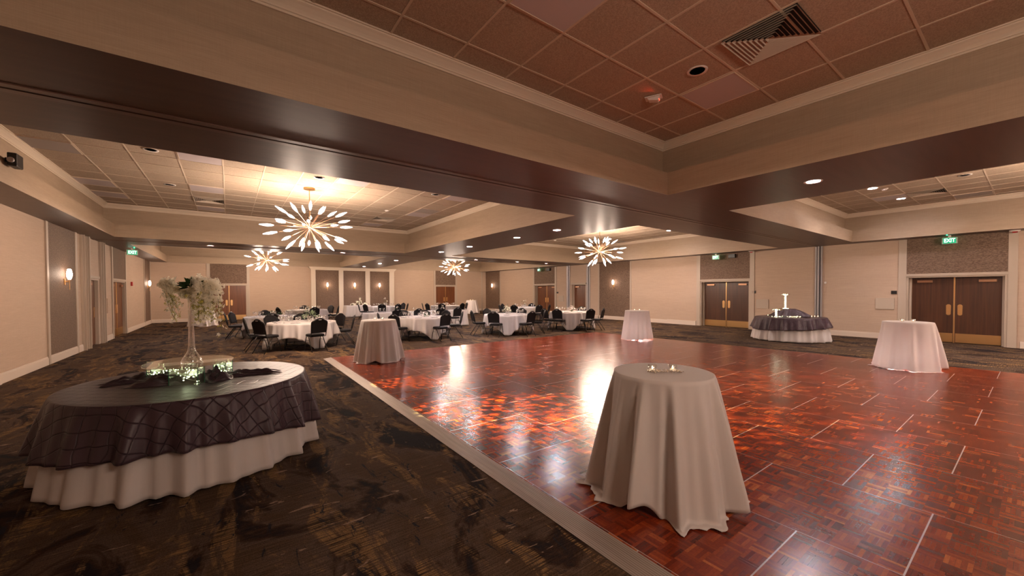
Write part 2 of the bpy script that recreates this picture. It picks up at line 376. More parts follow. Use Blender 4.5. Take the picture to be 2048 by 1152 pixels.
# ------------------------------------------------------------------ ceilings
sof = MB()
xs = [XL-.3, A0, A1, B0, B1, XR+.6]; ys = [YN-.2, ROWS[0][0], ROWS[0][1], ROWS[1][0], ROWS[1][1], ROWS[2][0], ROWS[2][1], YF+.3]
for i in range(5):
    for j in range(7):
        if i in (1, 3) and j in (1, 3, 5): continue
        sof.add([(xs[i], ys[j], ZS), (xs[i+1], ys[j], ZS), (xs[i+1], ys[j+1], ZS), (xs[i], ys[j+1], ZS)], [(0, 1, 2, 3)])
struct(sof.build('ceiling', M['soffit']))
TN = [0]
def trimname(): TN[0] += 1; return 'trim_%d' % TN[0]
for (x0, x1) in ((A0, A1), (B0, B1)):
    for (y0, y1) in ROWS:
        f = MB(); l = LED
        def ring(a, za, b, zb, mb, mi=0):   # a,b = outward offsets
            P = [(x0-a, y0-a, za), (x1+a, y0-a, za), (x1+a, y1+a, za), (x0-a, y1+a, za)]
            Q = [(x0-b, y0-b, zb), (x1+b, y0-b, zb), (x1+b, y1+b, zb), (x0-b, y1+b, zb)]
            mb.add(P+Q, [(k, (k+1) % 4, 4+(k+1) % 4, 4+k) for k in range(4)], mi)
        ring(0, ZS, 0, ZL, f); ring(0, ZL, l, ZL+.001, f); ring(l, ZL, l, ZC, f)
        struct(f.build(trimname(), M['fascia']))
        cr = MB(); prof = [(l-.0, 4.165), (l-.018, 4.165), (l-.018, 4.185), (l-.03, 4.19), (l-.03, 4.205), (l-.045, 4.225), (l-.075, 4.255), (l-.095, 4.270), (l-.095, 4.285), (l-.11, 4.285), (l-.11, ZC)]
        for (a, za), (b, zb) in zip(prof, prof[1:]): ring(a, za, b, zb, cr)
        struct(cr.build(trimname(), M['crown']))
        ct = MB().add([(x0-l, y0-l, ZC), (x1+l, y0-l, ZC), (x1+l, y1+l, ZC), (x0-l, y1+l, ZC)], [(0, 1, 2, 3)])
        ceil = struct(ct.build('ceiling', M['tile']))
        g = MB(); a = l-.1; k = math.ceil((x0-a-2.806)/.715)
        while 2.806+k*.715 < x1+a:
            X = 2.806+k*.715; g.box(X-.012, X+.012, y0-a, y1+a, ZC-.007, ZC); k += 1
        k = math.ceil((y0-a-10.144)/.722)
        while 10.144+k*.722 < y1+a:
            Y = 10.144+k*.722; g.box(x0-a, x1+a, Y-.012, Y+.012, ZC-.0062, ZC-.0005); k += 1
        g.build('ceiling_grid', M['grid'], ceil)
# partition tracks in the cross beams
for yc in (4.90, 17.27):
    t = MB(); t.box(XL, XR, yc-.10, yc-.018, ZS-.010, ZS); t.box(XL, XR, yc+.018, yc+.10, ZS-.010, ZS)
    o = struct(t.build(trimname(), M['soffit_trim'])); MB().box(XL, XR, yc-.018, yc+.018, ZS-.003, ZS).build('slot_shade_strip', M['gap'], o)  # no hole here: a near-black strip paints the shade of the slot

# ------------------------------------------------------------------ walls
WT = .5; RC = .28; DH = 2.09
R_OPEN = [(.53, 2.57), (7.28, 9.42), (16.63, 17.94), (19.46, 21.64)]
L_OPEN = [(16.82, 17.85), (19.70, 21.80)]
F_OPEN = [(-.85, .89), (13.18, 14.95)]
def wall_x(name, xf, sgn, opens, y0, y1, rec):
    m = MB(); a = y0
    for o0, o1 in opens:
        m.box(xf, xf+sgn*WT, a, o0, 0, ZS); m.box(xf, xf+sgn*WT, o0, o1, DH, ZS); m.box(xf+sgn*rec, xf+sgn*WT, o0, o1, 0, DH); a = o1
    m.box(xf, xf+sgn*WT, a, y1, 0, ZS); return struct(m.build(name, M['wall']))
wr = wall_x('wall_right', XR, 1, R_OPEN, YN, YF, RC+.05)
wl = wall_x('wall_left', XL, -1, L_OPEN, YN, YF, .15)
m = MB(); a = XL-WT
for o0, o1 in F_OPEN:
    m.box(a, o0, YF, YF+WT, 0, ZS); m.box(o0, o1, YF, YF+WT, DH, ZS); m.box(o0, o1, YF+.1, YF+WT, 0, DH); a = o1
m.box(a, XR+WT, YF, YF+WT, 0, ZS); wf = struct(m.build('wall_far', M['wall']))
wn = struct(MB().box(XL-WT, XR+WT, YN-.3, YN, 0, ZS).build('wall_near', M['wall']))
# accent wallcovering panels
def accent(w, *a): MB().box(*a).build('accent_panel', M['panel'], w)
e = .012
for y0, y1, z0, z1 in ((13.37, 15.55, .2, ZS), (26.07, 28.2, .2, ZS), (.53, 2.57, DH+.06, ZS), (7.28, 9.42, DH+.06, ZS), (19.46, 21.64, DH+.06, ZS)):
    accent(wr, XR-e, XR, y0, y1, z0, z1)
for y0, y1, z0, z1 in ((13.52, 15.5, .2, ZS), (19.70, 21.80, DH+.06, ZS), (26.2, 27.84, .2, ZS)):
    accent(wl, XL, XL+e, y0, y1, z0, z1)
for x0, x1 in F_OPEN: accent(wf, x0, x1, YF-e, YF, DH+.06, ZS)
# baseboards
BH = .19
def bb(name, segs, axis, f, sgn):
    m = MB()
    for s0, s1 in segs:
        if axis == 'x': m.box(f, f+sgn*.022, s0, s1, 0, BH); m.box(f, f+sgn*.030, s0, s1, 0, BH*.82)
        else: m.box(s0, s1, f, f+sgn*.022, 0, BH); m.box(s0, s1, f, f+sgn*.030, 0, BH*.82)
    struct(m.build(name, M['base'], bevel=.004))
bb('baseboard_right', [(YN, .30), (2.82, 4.72), (5.0, 7.05), (9.62, 16.1), (18.45, 19.25), (21.85, YF)], 'x', XR, -1)
bb('baseboard_left', [(YN, 13.37), (13.5, 15.52), (15.62, 16.0), (18.4, 19.5), (22.0, YF)], 'x', XL, 1)
bb('baseboard_far', [(XL, -1.03), (1.05, 4.33), (9.85, 13.02), (15.1, XR)], 'y', YF, -1)
MB().box(XL, XL+.045, 9.0, 11.05, 0, BH+.015).build(trimname(), M['base'])['kind'] = 'structure'
MB().box(XR-.045, XR, 9.62, 11.1, 0, BH+.015).build(trimname(), M['base'])['kind'] = 'structure'
# vertical trims
def vtrim(w, axis, f, sgn, spans, mm, th=.03, z1=ZS):
    for s0, s1 in spans:
        m = MB()
        if axis == 'x': m.box(f, f+sgn*th, s0, s1, 0, z1)
        else: m.box(s0, s1, f, f+sgn*th, 0, z1)
        struct(m.build(trimname(), mm, bevel=.004))
vtrim(wr, 'x', XR, -1, [(.36, .53), (2.57, 2.76), (7.10, 7.28), (9.42, 9.60), (13.28, 13.37), (15.55, 15.64), (19.30, 19.46), (21.64, 21.80), (25.98, 26.07)], M['trim'])
vtrim(wl, 'x', XL, 1, [(13.40, 13.52), (15.50, 15.62), (19.54, 19.70), (21.80, 21.96), (26.1, 26.2), (27.84, 27.93)], M['trim'])
vtrim(wf, 'y', YF, -1, [(-1.01, -.85), (.89, 1.03), (13.04, 13.18), (14.95, 15.09), (17.44, 17.52)], M['trim'])
# partition pocket posts
for f, sgn, spans in ((XR, -1, [(4.79, 5.01), (16.28, 16.56), (18.02, 18.30)]), (XL, 1, [(16.02, 16.14), (16.44, 16.66), (17.98, 18.14), (18.22, 18.38)])):
    for s0, s1 in spans:
        wd = (s1-s0)/4; p = MB()
        p.box(f, f+sgn*.05, s0, s0+wd, 0, ZS); p.box(f, f+sgn*.09, s0+1.5*wd, s0+2.5*wd, 0, ZS); p.box(f, f+sgn*.05, s1-wd, s1, 0, ZS)
        o = struct(p.build(trimname(), M['alu'] if sgn < 0 else M['trim'], bevel=.003))
        MB().box(f, f+sgn*.02, s0+.002, s1-.002, 0, ZS).build('seal_strip', M['gap'], o)
# far wall bay of pilasters
pil = MB()
for x0, x1 in ((4.35, 4.62), (6.05, 6.33), (7.80, 8.10), (9.50, 9.83)): pil.box(x0, x1, YF-.13, YF, 0, 3.12)
pil.box(4.35, 9.83, YF-.10, YF, 0, .2)
pil.box(4.33, 9.85, YF-.16, YF, 3.10, 3.16); pil.box(4.28, 9.90, YF-.20, YF, 3.16, 3.22); pil.box(4.22, 9.96, YF-.25, YF, 3.22, ZS)
struct(pil.build(trimname(), M['crown'], bevel=.006))
for x0, x1 in ((4.62, 6.05), (6.33, 7.80), (8.10, 9.50)): accent(wf, x0, x1, YF-.03, YF, .2, 3.10)

# doors
def push_plate(mb, cx, w2, z0, z1, y, th=.006):
    # rounded plate in xz plane
    pts = []
    for k in range(16):
        a = 2*pi*k/16; pts.append((cx+w2*cos(a)*(1 if abs(cos(a)) > .3 else 1), (z0+z1)/2+((z1-z0)/2-w2)*(1 if sin(a) >= 0 else -1)+w2*sin(a)))
    n = len(pts); vs = [(p[0], y, p[1]) for p in pts]+[(p[0], y-th, p[1]) for p in pts]
    mb.add(vs, [tuple(range(n)), tuple(range(2*n-1, n-1, -1))]+[(k, (k+1) % n, n+(k+1) % n, n+k) for k in range(n)])
DN = [0]
def door(loc, rz, w, leafmat, rec, closers=True, single=False, kick=True, frame=True):
    """local frame: opening spans x 0..w, room side is -y, wall face at y=0, leaves at y=rec"""
    DN[0] += 1; d = empty('door_%d' % DN[0], loc, rz); d['kind'] = 'structure'
    f = MB()
    t = .05
    f.box(0, t, 0, rec, 0, DH-.0); f.box(w-t, w, 0, rec, 0, DH); f.box(t, w-t, 0, rec, DH-t, DH)
    f.box(-.02, w+.02, -.035, .0, DH-.005, DH+.075)
    if rec > .2: f.box(t, t+.05, rec-.12, rec, 0, DH-t); f.box(w-t-.05, w-t, rec-.12, rec, 0, DH-t)
    f.build('door_frame', M['trim'], d, bevel=.003)
    n = 1 if single else 2; x0 = t+(.05 if rec > .2 else 0); x1 = w-x0; lw = (x1-x0)/n
    for k in range(n):
        a = x0+k*lw+(.018 if k else 0); b = x0+(k+1)*lw-(.018 if (n == 2 and k == 0) else 0)
        lf = MB().box(a, b, rec-.045, rec, .012, DH-t-.003).build('door_leaf', leafmat, d, bevel=.002)
        if kick: MB().box(a+.01, b-.01, rec-.049, rec-.045, .02, .30).build('kick_plate', M['brass'], lf)
        p = MB(); pc = (b-.10) if k == 0 else (a+.10)
        push_plate(p, pc, .052, .86, 1.20, rec-.046); p.build('push_plate', M['brass'], lf, smooth=False)
        if closers:
            c = MB(); cx = a+.12 if k == 0 else b-.44
            c.box(cx, cx+.34, rec-.10, rec-.046, DH-t-.16, DH-t-.085); c.build('door_closer', M['copper'], lf, bevel=.006)
    if n == 2:
        MB().box((x0+x1)/2-.018, (x0+x1)/2+.018, rec-.06, rec-.002, .0, DH-t).build('center_post', M['brass'], d, bevel=.003)
    return d
for o0, o1 in R_OPEN: door((XR, o1, 0), -pi/2, o1-o0, M['walnut'] if o0 < 10 else M['cherry'], RC, single=(o1-o0 < 1.5))
for o0, o1 in L_OPEN: door((XL, o0, 0), pi/2, o1-o0, M['cherry'], .13, single=(o1-o0 < 1.5), kick=(o1-o0 > 1.5))
for o0, o1 in F_OPEN: door((o0, YF, 0), 0, o1-o0, M['cherry'], .08, closers=False)

# ------------------------------------------------------------------ ceiling fittings
def cellx(x): return round(math.floor((x-2.806)/.715)*.715+2.806+.3575, 3)
def celly(y): return round(math.floor((y-10.144)/.722)*.722+10.144+.361, 3)
TRAYN = {0: 'the ceiling over the dance floor corner', 1: 'the left chandelier ceiling', 2: 'the right back ceiling'}
def troffer(x, y, label):
    f = thing('ceiling_light_panel', label, 'light', (x, y, ZC))
    MB().box(-.335, .335, -.338, .338, -.012, -.004).build('diffuser', M['troffer'], f)
    b = MB()
    for s in (-1, 1): b.box(s*.335, s*.345, -.348, .348, -.016, -.001); b.box(-.335, .335, s*.338, s*.348, -.016, -.001)
    b.build('frame', M['grid'], f)
troffer(-2.56, 13.39, 'grey unlit light panel by the left crown moulding, the nearer of two there')
troffer(-2.56, 14.84, 'grey unlit light panel in the far left corner of the left tray ceiling')
troffer(-.41, 9.78, 'pale unlit light panel cut by the big beam, left of the large chandelier')
troffer(-.41, 12.67, 'faint unlit light panel one tile before the slotted vent left of the chandelier')
troffer(-.41, 15.56, 'faint unlit light panel between the slotted vent and the far crown moulding')
troffer(2.45, 9.78, 'pale unlit light panel just right of the brass chandelier canopy')
troffer(5.31, 12.65, 'small pale unlit light panel beside the grey grille right of the chandelier')
troffer(5.31, 9.78, 'pale unlit light panel under the beam edge, nearest the right crown')
troffer(4.59, 15.56, 'thin pale unlit light panel near the far right corner of that ceiling')
troffer(2.45, 2.56, 'pink-lit unlit light panel at the very top edge of the picture')
troffer(5.31, 2.56, 'smooth pinkish unlit light panel beside the round lens near the big vent')
troffer(15.32, 2.56, 'pale unlit light panel beside the lit downlight in the right ceiling')
def grille(x, y, label):
    f = thing('return_air_grille', label, 'air vent', (x, y, ZC)); MB().box(-.335, .335, -.338, .338, -.010, -.002).build('perforated_plate', M['perf'], f)
    b = MB()
    for s in (-1, 1): b.box(s*.335, s*.345, -.348, .348, -.014, -.001); b.box(-.335, .335, s*.338, s*.348, -.014, -.001)
    b.build('frame', M['grid'], f)
grille(-2.56, 10.51, 'perforated grey air grille at top left beside the crown moulding')
grille(5.31, 11.95, 'small dark grey air grille right of the large chandelier')
grille(16.75, 1.12, 'ribbed grey air grille against the crown in the right ceiling')
grille(17.2, 13.39, 'grey air grille behind the right-hand chandelier by the crown')
def diffuser(x, y, label):
    f = thing('ceiling_vent', label, 'air vent', (x, y, ZC)); MB().box(-.335, .335, -.338, .338, -.004, -.001).build('duct_opening', M['ventdark'], f)
    b = MB()
    for k in range(9):
        o = .342-k*.038; i = o-.020
        zo, zi = -.030, -.006
        P = [(-o, -o, zo), (o, -o, zo), (o, o, zo), (-o, o, zo)]; Q = [(-i, -i, zi), (i, -i, zi), (i, i, zi), (-i, i, zi)]
        b.add(P+Q, [(q, (q+1) % 4, 4+(q+1) % 4, 4+q) for q in range(4)]); P2 = [(p[0], p[1], p[2]+.003) for p in P]; Q2 = [(p[0], p[1], p[2]+.003) for p in Q]
        b.add(P2+Q2, [(q, 4+q, 4+(q+1) % 4, (q+1) % 4) for q in range(4)])
    b.build('louvres', M['vent'], f)
diffuser(4.59, 1.69, 'big square louvred air vent in the near ceiling, top right')
diffuser(-.41, 14.12, 'slotted square air vent in the ceiling left of the large chandelier')
diffuser(4.59, 14.12, 'slotted square air vent in the ceiling right behind the large chandelier')
diffuser(15.32, 1.84, 'slotted square air vent in the right ceiling above the exit doors')
diffuser(15.32, 14.12, 'dark square air vent in the ceiling behind the right-hand chandelier')
def dl(x, y, z, on, label, group=None, r=.085):
    f = thing('recessed_downlight', label, 'downlight', (x, y, z), group=group)
    n = 28; MB().lathe([(r, -.004), (r+.028, -.012), (r+.032, -.001)], n).build('trim_ring', M['white'], f, smooth=True)
    MB().lathe([(.0001, -.005), (r, -.005)], n).build('lens', M['dlon'] if on else M['dloff'], f)
LB = {(7.15, 2.04): 'largest lit round downlight, in the brown beam above the dance floor right', (7.15, 7.70): 'lit downlight in the long brown beam, nearest of those past the cross beam',
 (7.15, 9.49): 'lit downlight in the long beam, second past the big cross beam', (7.15, 12.37): 'lit downlight in the long beam, third past the big cross beam',
 (7.15, 14.70): 'lit downlight in the long beam, last before the far cross beam', (7.15, 20.07): 'lit downlight beyond the far cross beam, nearest of three there',
 (7.15, 22.79): 'lit downlight beyond the far cross beam, middle of three there', (7.15, 26.06): 'lit downlight nearest the three-sconce bay on the back wall',
 (-.5, 17.27): 'lit downlight in the far cross beam, left of the chandeliers', (3.88, 17.27): 'lit downlight in the far cross beam right of the large chandelier',
 (10.35, 17.27): 'lit downlight in the far cross beam above the small distant chandelier', (13.04, 17.27): 'lit downlight in the far cross beam, middle of the right three', (15.19, 17.27): 'lit downlight in the far cross beam nearest the distant exit sign',
 (7.15, -2.2): 'lit downlight in the long beam behind the camera'}
for x, y in DL_BEAM: dl(x, y, ZS, True, LB[(x, y)])
LT = {(15.73, 2.40): 'bright lit downlight in the tiled right ceiling above the exit doors', (13.55, 2.60): 'lit downlight in the right tiled ceiling hidden behind the beam edge', (15.67, 9.67): 'lit downlight in the tiled ceiling up right of the right-hand chandelier',
 (15.7, 13.0): 'lit downlight in the tiled ceiling just behind the right-hand chandelier', (15.7, -2.0): 'lit downlight in the right ceiling beside the camera'}
for x, y in DL_TRAY: dl(x, y, ZC, True, LT[(x, y)])
for x, y, l in ((4.59, 2.47, 'large unlit round downlight in the near ceiling beside the big vent'), (-1.13, 9.78, 'unlit round downlight at top left against the beam edge'), (-1.13, 12.67, 'unlit round downlight, second from the beam at the left ceiling'),
   (1.73, 9.9, 'unlit round downlight in the glare above the large chandelier'), (4.59, 9.78, 'unlit round downlight right of the chandelier by the beam edge'), (13.75, 1.05, 'unlit round downlight at the upper right corner of the picture')):
    dl(x, y, ZC, False, l)
# smoke detector, effect light, projector, alarms
def puck(loc, label, r=.06, h=.04): o = thing('smoke_detector', label, 'smoke detector', loc); MB().lathe([(r*1.25, 0), (r*1.25, -h*.35), (r, -h*.4), (r*.8, -h), (.0001, -h)], 20).build('housing', M['white'], o, smooth=True)
puck((13.87, 2.43, ZC), 'small white smoke detector left of the lit downlight, right ceiling')
puck((13.7, 14.9, ZC), 'small white smoke detector on the ceiling left of the right chandelier')
puck((4.2, 12.6, ZC), 'small white smoke detector on the ceiling right of the large chandelier')
o = thing('motion_sensor', 'white wedge-shaped motion sensor with a red glow on the near ceiling', 'sensor', (4.72, 3.15, ZC), radians(25))
MB().box(-.07, .07, -.11, .11, -.02, -.006).build('base_plate', M['white'], o, bevel=.01)
s = MB().add([(-.05, -.09, -.02), (.05, -.09, -.02), (.05, .08, -.02), (-.05, .08, -.02), (-.045, -.06, -.075), (.045, -.06, -.075), (.045, .06, -.05), (-.045, .06, -.05)],
   [(0, 1, 2, 3), (4, 7, 6, 5), (0, 4, 5, 1), (1, 5, 6, 2), (2, 6, 7, 3), (3, 7, 4, 0)]).build('housing', M['white'], o, bevel=.006)
MB().box(-.03, .03, -.075, -.070, -.055, -.035).build('lens_window', emis('red_reflection_glow', (1, .05, .02), 3), o)  # glow stands in for a red laser streak reflected on the sensor
lamp('red_streak_lamp', 'SPOT', (4.68, 3.05, ZC-.05), 1.2, (1, .05, .02), .01, (3.9, 3.2, ZC-.02), radians(50), .5)  # lamp added to spread that red reflection over the ceiling
pj_ = thing('wall_projector', 'black effect projector mounted high on the left ceiling recess edge', 'projector', (A0, 9.25, 3.66), 0)
MB().box(0, .05, -.03, .03, -.03, .03).build('bracket', M['black'], pj_); MB().box(.04, .14, -.11, .13, -.10, .10).build('housing', M['black'], pj_, bevel=.015)
MB().lathe([(.035, 0), (.04, .02), (.03, .04)], 16).xf(Matrix.Translation((.09, -.13, -.02)) @ Matrix.Rotation(pi/2, 4, 'X')).build('lens_barrel', M['alu'], pj_, smooth=True)

# exit signs
def exit_sign(loc, rz, label, lit=True):
    o = thing('exit_sign', label, 'exit sign', loc, rz)
    MB().box(-.16, .16, -.02, .02, -.095, .095).build('panel', M['exitpanel'], o, bevel=.008)
    MB().box(-.13, .13, -.030, -.021, -.080, .080).build('face', M['exitgreen'], o)
    MB().box(-.03, .03, -.02, .02, .09, .16).build('mount', M['white'], o)
    cu = bpy.data.curves.new('letters', 'FONT'); cu.body = 'EXIT'; cu.size = .155; cu.align_x = 'CENTER'; cu.align_y = 'CENTER'; cu.extrude = .002; cu.offset = .004
    tmp = bpy.data.objects.new('tmp', cu); col.objects.link(tmp); bpy.context.view_layer.update()
    me = bpy.data.meshes.new_from_object(tmp.evaluated_get(bpy.context.evaluated_depsgraph_get())); bpy.data.objects.remove(tmp)
    me.materials.clear(); me.materials.append(M['exitwhite'])
    for v in me.vertices: v.co = Vector((v.co.x*.72, -.033-v.co.z, v.co.y))
    lt = bpy.data.objects.new('letters', me); col.objects.link(lt); lt.parent = o
    lamp('exit_lamp', 'POINT', (loc[0]+.05, loc[1]+.06, loc[2]+.13), .30, (.05, 1, .45), .01)
exit_sign((XR-.30, 1.62, 3.135), -pi/2, 'green EXIT sign above the near right double doors')
exit_sign((XR-.28, 8.58, 3.135), -pi/2, 'green EXIT sign above the middle right double doors')
exit_sign((XR-.28, 20.8, 3.135), -pi/2, 'small green EXIT sign above the farthest right-wall double doors')
exit_sign((XL+.5, 19.9, 3.135), radians(200)+pi, 'green exit sign hung near the ceiling on the left wall side')
def wallbox(name, label, cat, loc, sz, mm, extra=None):
    o = thing(name, label, cat, loc); MB().box(-sz[0]/2, sz[0]/2, -sz[1]/2, sz[1]/2, -sz[2]/2, sz[2]/2).build('cover', mm, o, bevel=.004)
    if extra: extra(o)
    return o
wallbox('emergency_light', 'small black box on the dark panel right of the middle exit sign', 'emergency light', (XR-.07, 7.98, 3.16), (.12, .28, .16), M['black'])
wallbox('emergency_light', 'small dark box on the panel beside the farthest exit sign', 'emergency light', (XR-.07, 20.05, 3.14), (.12, .32, .18), M['black'])
def latch(o): MB().box(-.022, -.016, -.19, -.17, -.01, .01).build('latch', M['alu'], o)
for y, z, l in ((6.80, 1.09, 'flat grey access panel on the wall right of the middle double doors'), (3.08, 1.19, 'flat grey access panel on the wall left of the near double doors'), (18.85, 1.15, 'faint access panel beside the farthest right double doors')):
    wallbox('access_panel', l, 'access panel', (XR-.016, y, z), (.03, .46, .38), M['trim'], latch)
wallbox('access_panel', 'beige access panel on the left wall between the two doors', 'access panel', (XL+.016, 19.0, 1.2), (.03, .46, .5), M['wall'])
for y, z, l in ((7.12, 1.585, 'black thermostat plate right of the middle double doors'), (2.86, 1.57, 'black thermostat plate left of the near double doors'), (19.2, 1.55, 'tiny black plate beside the farthest right double doors')):
    wallbox('thermostat', l, 'thermostat', (XR-.015, y, z), (.03, .14, .11), M['black'])
wallbox('wall_switch', 'small white switch on the wall right of the silver partition track', 'switch', (XR-.012, 4.70, 1.93), (.024, .07, .07), M['white'])
wallbox('fire_alarm', 'red fire alarm on the left wall past the double doors', 'fire alarm', (XL+.03, 22.97, 2.02), (.06, .13, .17), M['red'])
for y, l in ((.42, 'white strobe with red base at the ceiling right of near exit doors'), (7.15, 'white strobe with red base at the ceiling by middle exit doors')):
    o = thing('alarm_strobe', l, 'alarm strobe', (XR-.22, y, ZS))
    MB().lathe([(.10, 0), (.10, -.012), (.075, -.03), (.0001, -.03)], 24).build('base', M['white'], o, smooth=True); MB().lathe([(.05, -.03), (.05, -.06), (.0001, -.065)], 18).build('lens', M['red'], o, smooth=True)
for tx, ty, an, en in ((2.75, 6.6, 9, 9000), (3.45, 4.0, 13, 22000), (3.3, 3.1, 9, 9000), (6.9, 3.5, 11, 13000), (4.7, 2.5, 10, 12000), (4.6, 6.3, 8, 4000)):
    lamp('gobo_lamp', 'SPOT', (A0+.30, 9.0, 3.60), en*1.5, (1, .72, .22), .004, (tx, ty, 0), radians(an), .45)
for o in [q for q in bpy.data.objects if q.name.startswith('gobo_lamp')]:
    l = o.data; l.use_nodes = True; t = l.node_tree; n = t.nodes; L = t.links; em = n['Emission']
    tc = n.new('ShaderNodeTexCoord'); sp = n.new('ShaderNodeSeparateXYZ'); L.new(tc.outputs['Normal'], sp.inputs[0])
    dx = n.new('ShaderNodeMath'); dx.operation = 'DIVIDE'; dy = n.new('ShaderNodeMath'); dy.operation = 'DIVIDE'
    L.new(sp.outputs[0], dx.inputs[0]); L.new(sp.outputs[2], dx.inputs[1]); L.new(sp.outputs[1], dy.inputs[0]); L.new(sp.outputs[2], dy.inputs[1])
    cb = n.new('ShaderNodeCombineXYZ'); L.new(dx.outputs[0], cb.inputs[0]); L.new(dy.outputs[0], cb.inputs[1])
    vo = n.new('ShaderNodeTexVoronoi'); vo.voronoi_dimensions = '2D'; vo.inputs['Scale'].default_value = 75; vo.inputs['Randomness'].default_value = .8; L.new(cb.outputs[0], vo.inputs['Vector'])
    ns = n.new('ShaderNodeTexNoise'); ns.inputs['Scale'].default_value = 4.5; L.new(cb.outputs[0], ns.inputs['Vector'])
    r1 = n.new('ShaderNodeMapRange'); r1.inputs[1].default_value = .36; r1.inputs[2].default_value = .26; L.new(vo.outputs['Distance'], r1.inputs[0])
    r2 = n.new('ShaderNodeMapRange'); r2.inputs[1].default_value = .52; r2.inputs[2].default_value = .60; L.new(ns.outputs['Fac'], r2.inputs[0])
    mu = n.new('ShaderNodeMath'); mu.operation = 'MULTIPLY'; L.new(r1.outputs[0], mu.inputs[0]); mu.inputs[1].default_value = 1.0; L.new(mu.outputs[0], em.inputs['Strength'])

# ------------------------------------------------------------------ chandeliers
def chandelier(hub, label, seed):
    rnd = random.Random(seed)
    c = thing('chandelier', label, 'chandelier', hub, group='starburst chandeliers')
    MB().lathe([(.0001, 0), (.13, 0), (.135, -.01), (.135, -.035), (.0001, -.035)], 32, (0, 0, ZC-hub[2])).build('canopy', M['brass'], c, smooth=False)
    MB().tube([(0, 0, 0), (0, 0, ZC-hub[2]-.03)], .009, 8).build('down_rod', M['brass'], c)
    MB().ball((0, 0, 0), .045, 16, 10).build('hub', M['copper'], c, smooth=True)
    dirs = []
    for el, n, off in ((58, 5, .3), (30, 7, .0), (6, 8, .35), (-18, 7, .1), (-50, 6, .5)):
        for k in range(n): dirs.append((radians(el+rnd.uniform(-7, 7)), 2*pi*(k+off)/n+rnd.uniform(-.16, .16)+seed))
    for el, az in dirs:
        d = Vector((cos(el)*cos(az), cos(el)*sin(az), sin(el)))
        R = 1/sqrt((cos(el)/1.16)**2+(sin(el)/.66)**2)*rnd.uniform(.9, 1.03); L = .31 if abs(el) < .9 else .25
        rod = MB().tube([d*.04, d*(R-L)], .0035, 6).build('rod', M['copper'], c)
        g = MB(); g.lathe([(.017, 0), (.022, L*.06), (.041, L*.42), (.038, L*.58), (.013, L*.97), (.005, L)], 6)
        q = d.to_track_quat('Z', 'Y').to_matrix().to_4x4(); g.xf(Matrix.Translation(d*(R-L)) @ q); g.build('glass_shard', M['bulb'], rod)
    for k in range(7):
        el = rnd.uniform(-1.2, 1.1); az = rnd.uniform(0, 6.28); d = Vector((cos(el)*cos(az), cos(el)*sin(az), sin(el)))
        MB().tube([d*.04, d*rnd.uniform(.5, .68)], .003, 6).build('rod', M['copper'], c)
    return c
CL = ['largest glowing starburst chandelier, hanging over the left round tables', 'glowing starburst chandelier at right, above the middle cocktail table', 'small distant starburst chandelier below left of the largest one',
      'smallest distant starburst chandelier near the middle of the back wall', 'starburst chandelier in the right ceiling bay beside the camera', 'dimmed starburst chandelier added unseen behind the camera to light the near bay']
for i, h in enumerate(HUBS): chandelier(h, CL[i], i*1.37+.4)

# ------------------------------------------------------------------ sconces
def sconce(loc, rz, label):   # local: wall at y=0, room at -y
    s = thing('wall_sconce', label, 'sconce', loc, rz)
    MB().box(-.035, .035, -.018, 0, -.20, -.04).build('back_plate', M['brass'], s, bevel=.004)
    MB().tube([(0, -.01, -.12), (0, -.09, -.12)], .012, 10).build('arm', M['brass'], s)
    MB().tube([(0, -.09, -.32), (0, -.09, -.06)], .007, 10).lathe([(.03, 0), (.035, .012), (.02, .02)], 12, (0, -.09, -.08)).build('stem', M['brass'], s)
    MB().lathe([(.030, 0), (.055, .07), (.060, .15), (.042, .25), (.02, .27)], 6, (0, -.09, -.06), a0=.3).build('glass_shade', M['sconceglass'], s)
    w_ = Matrix.Translation(loc) @ Matrix.Rotation(rz, 4, 'Z') @ Vector((0, -.20, .07)); lamp('sconce_lamp', 'POINT', w_, P_SC, (1, .72, .52), .05)
for y, l in ((14.47, 'lit brass sconce on the dark panel behind the right chandelier'), (27.1, 'lit sconce on the dark panel at the far end of right wall')): sconce((XR-.012, y, 2.07), -pi/2, l)
for y, l in ((14.6, 'lit brass sconce on the near dark panel of the left wall'), (27.0, 'lit sconce at the far end of the left wall'), ): sconce((XL+.012, y, 2.05), pi/2, l)
for x, l in ((5.33, 'lit sconce in the left panel of the back wall bay'), (7.07, 'lit sconce in the middle panel of the back wall bay'), (8.78, 'lit sconce in the right panel of the back wall bay')): sconce((x, YF-.03, 2.05), 0, l)

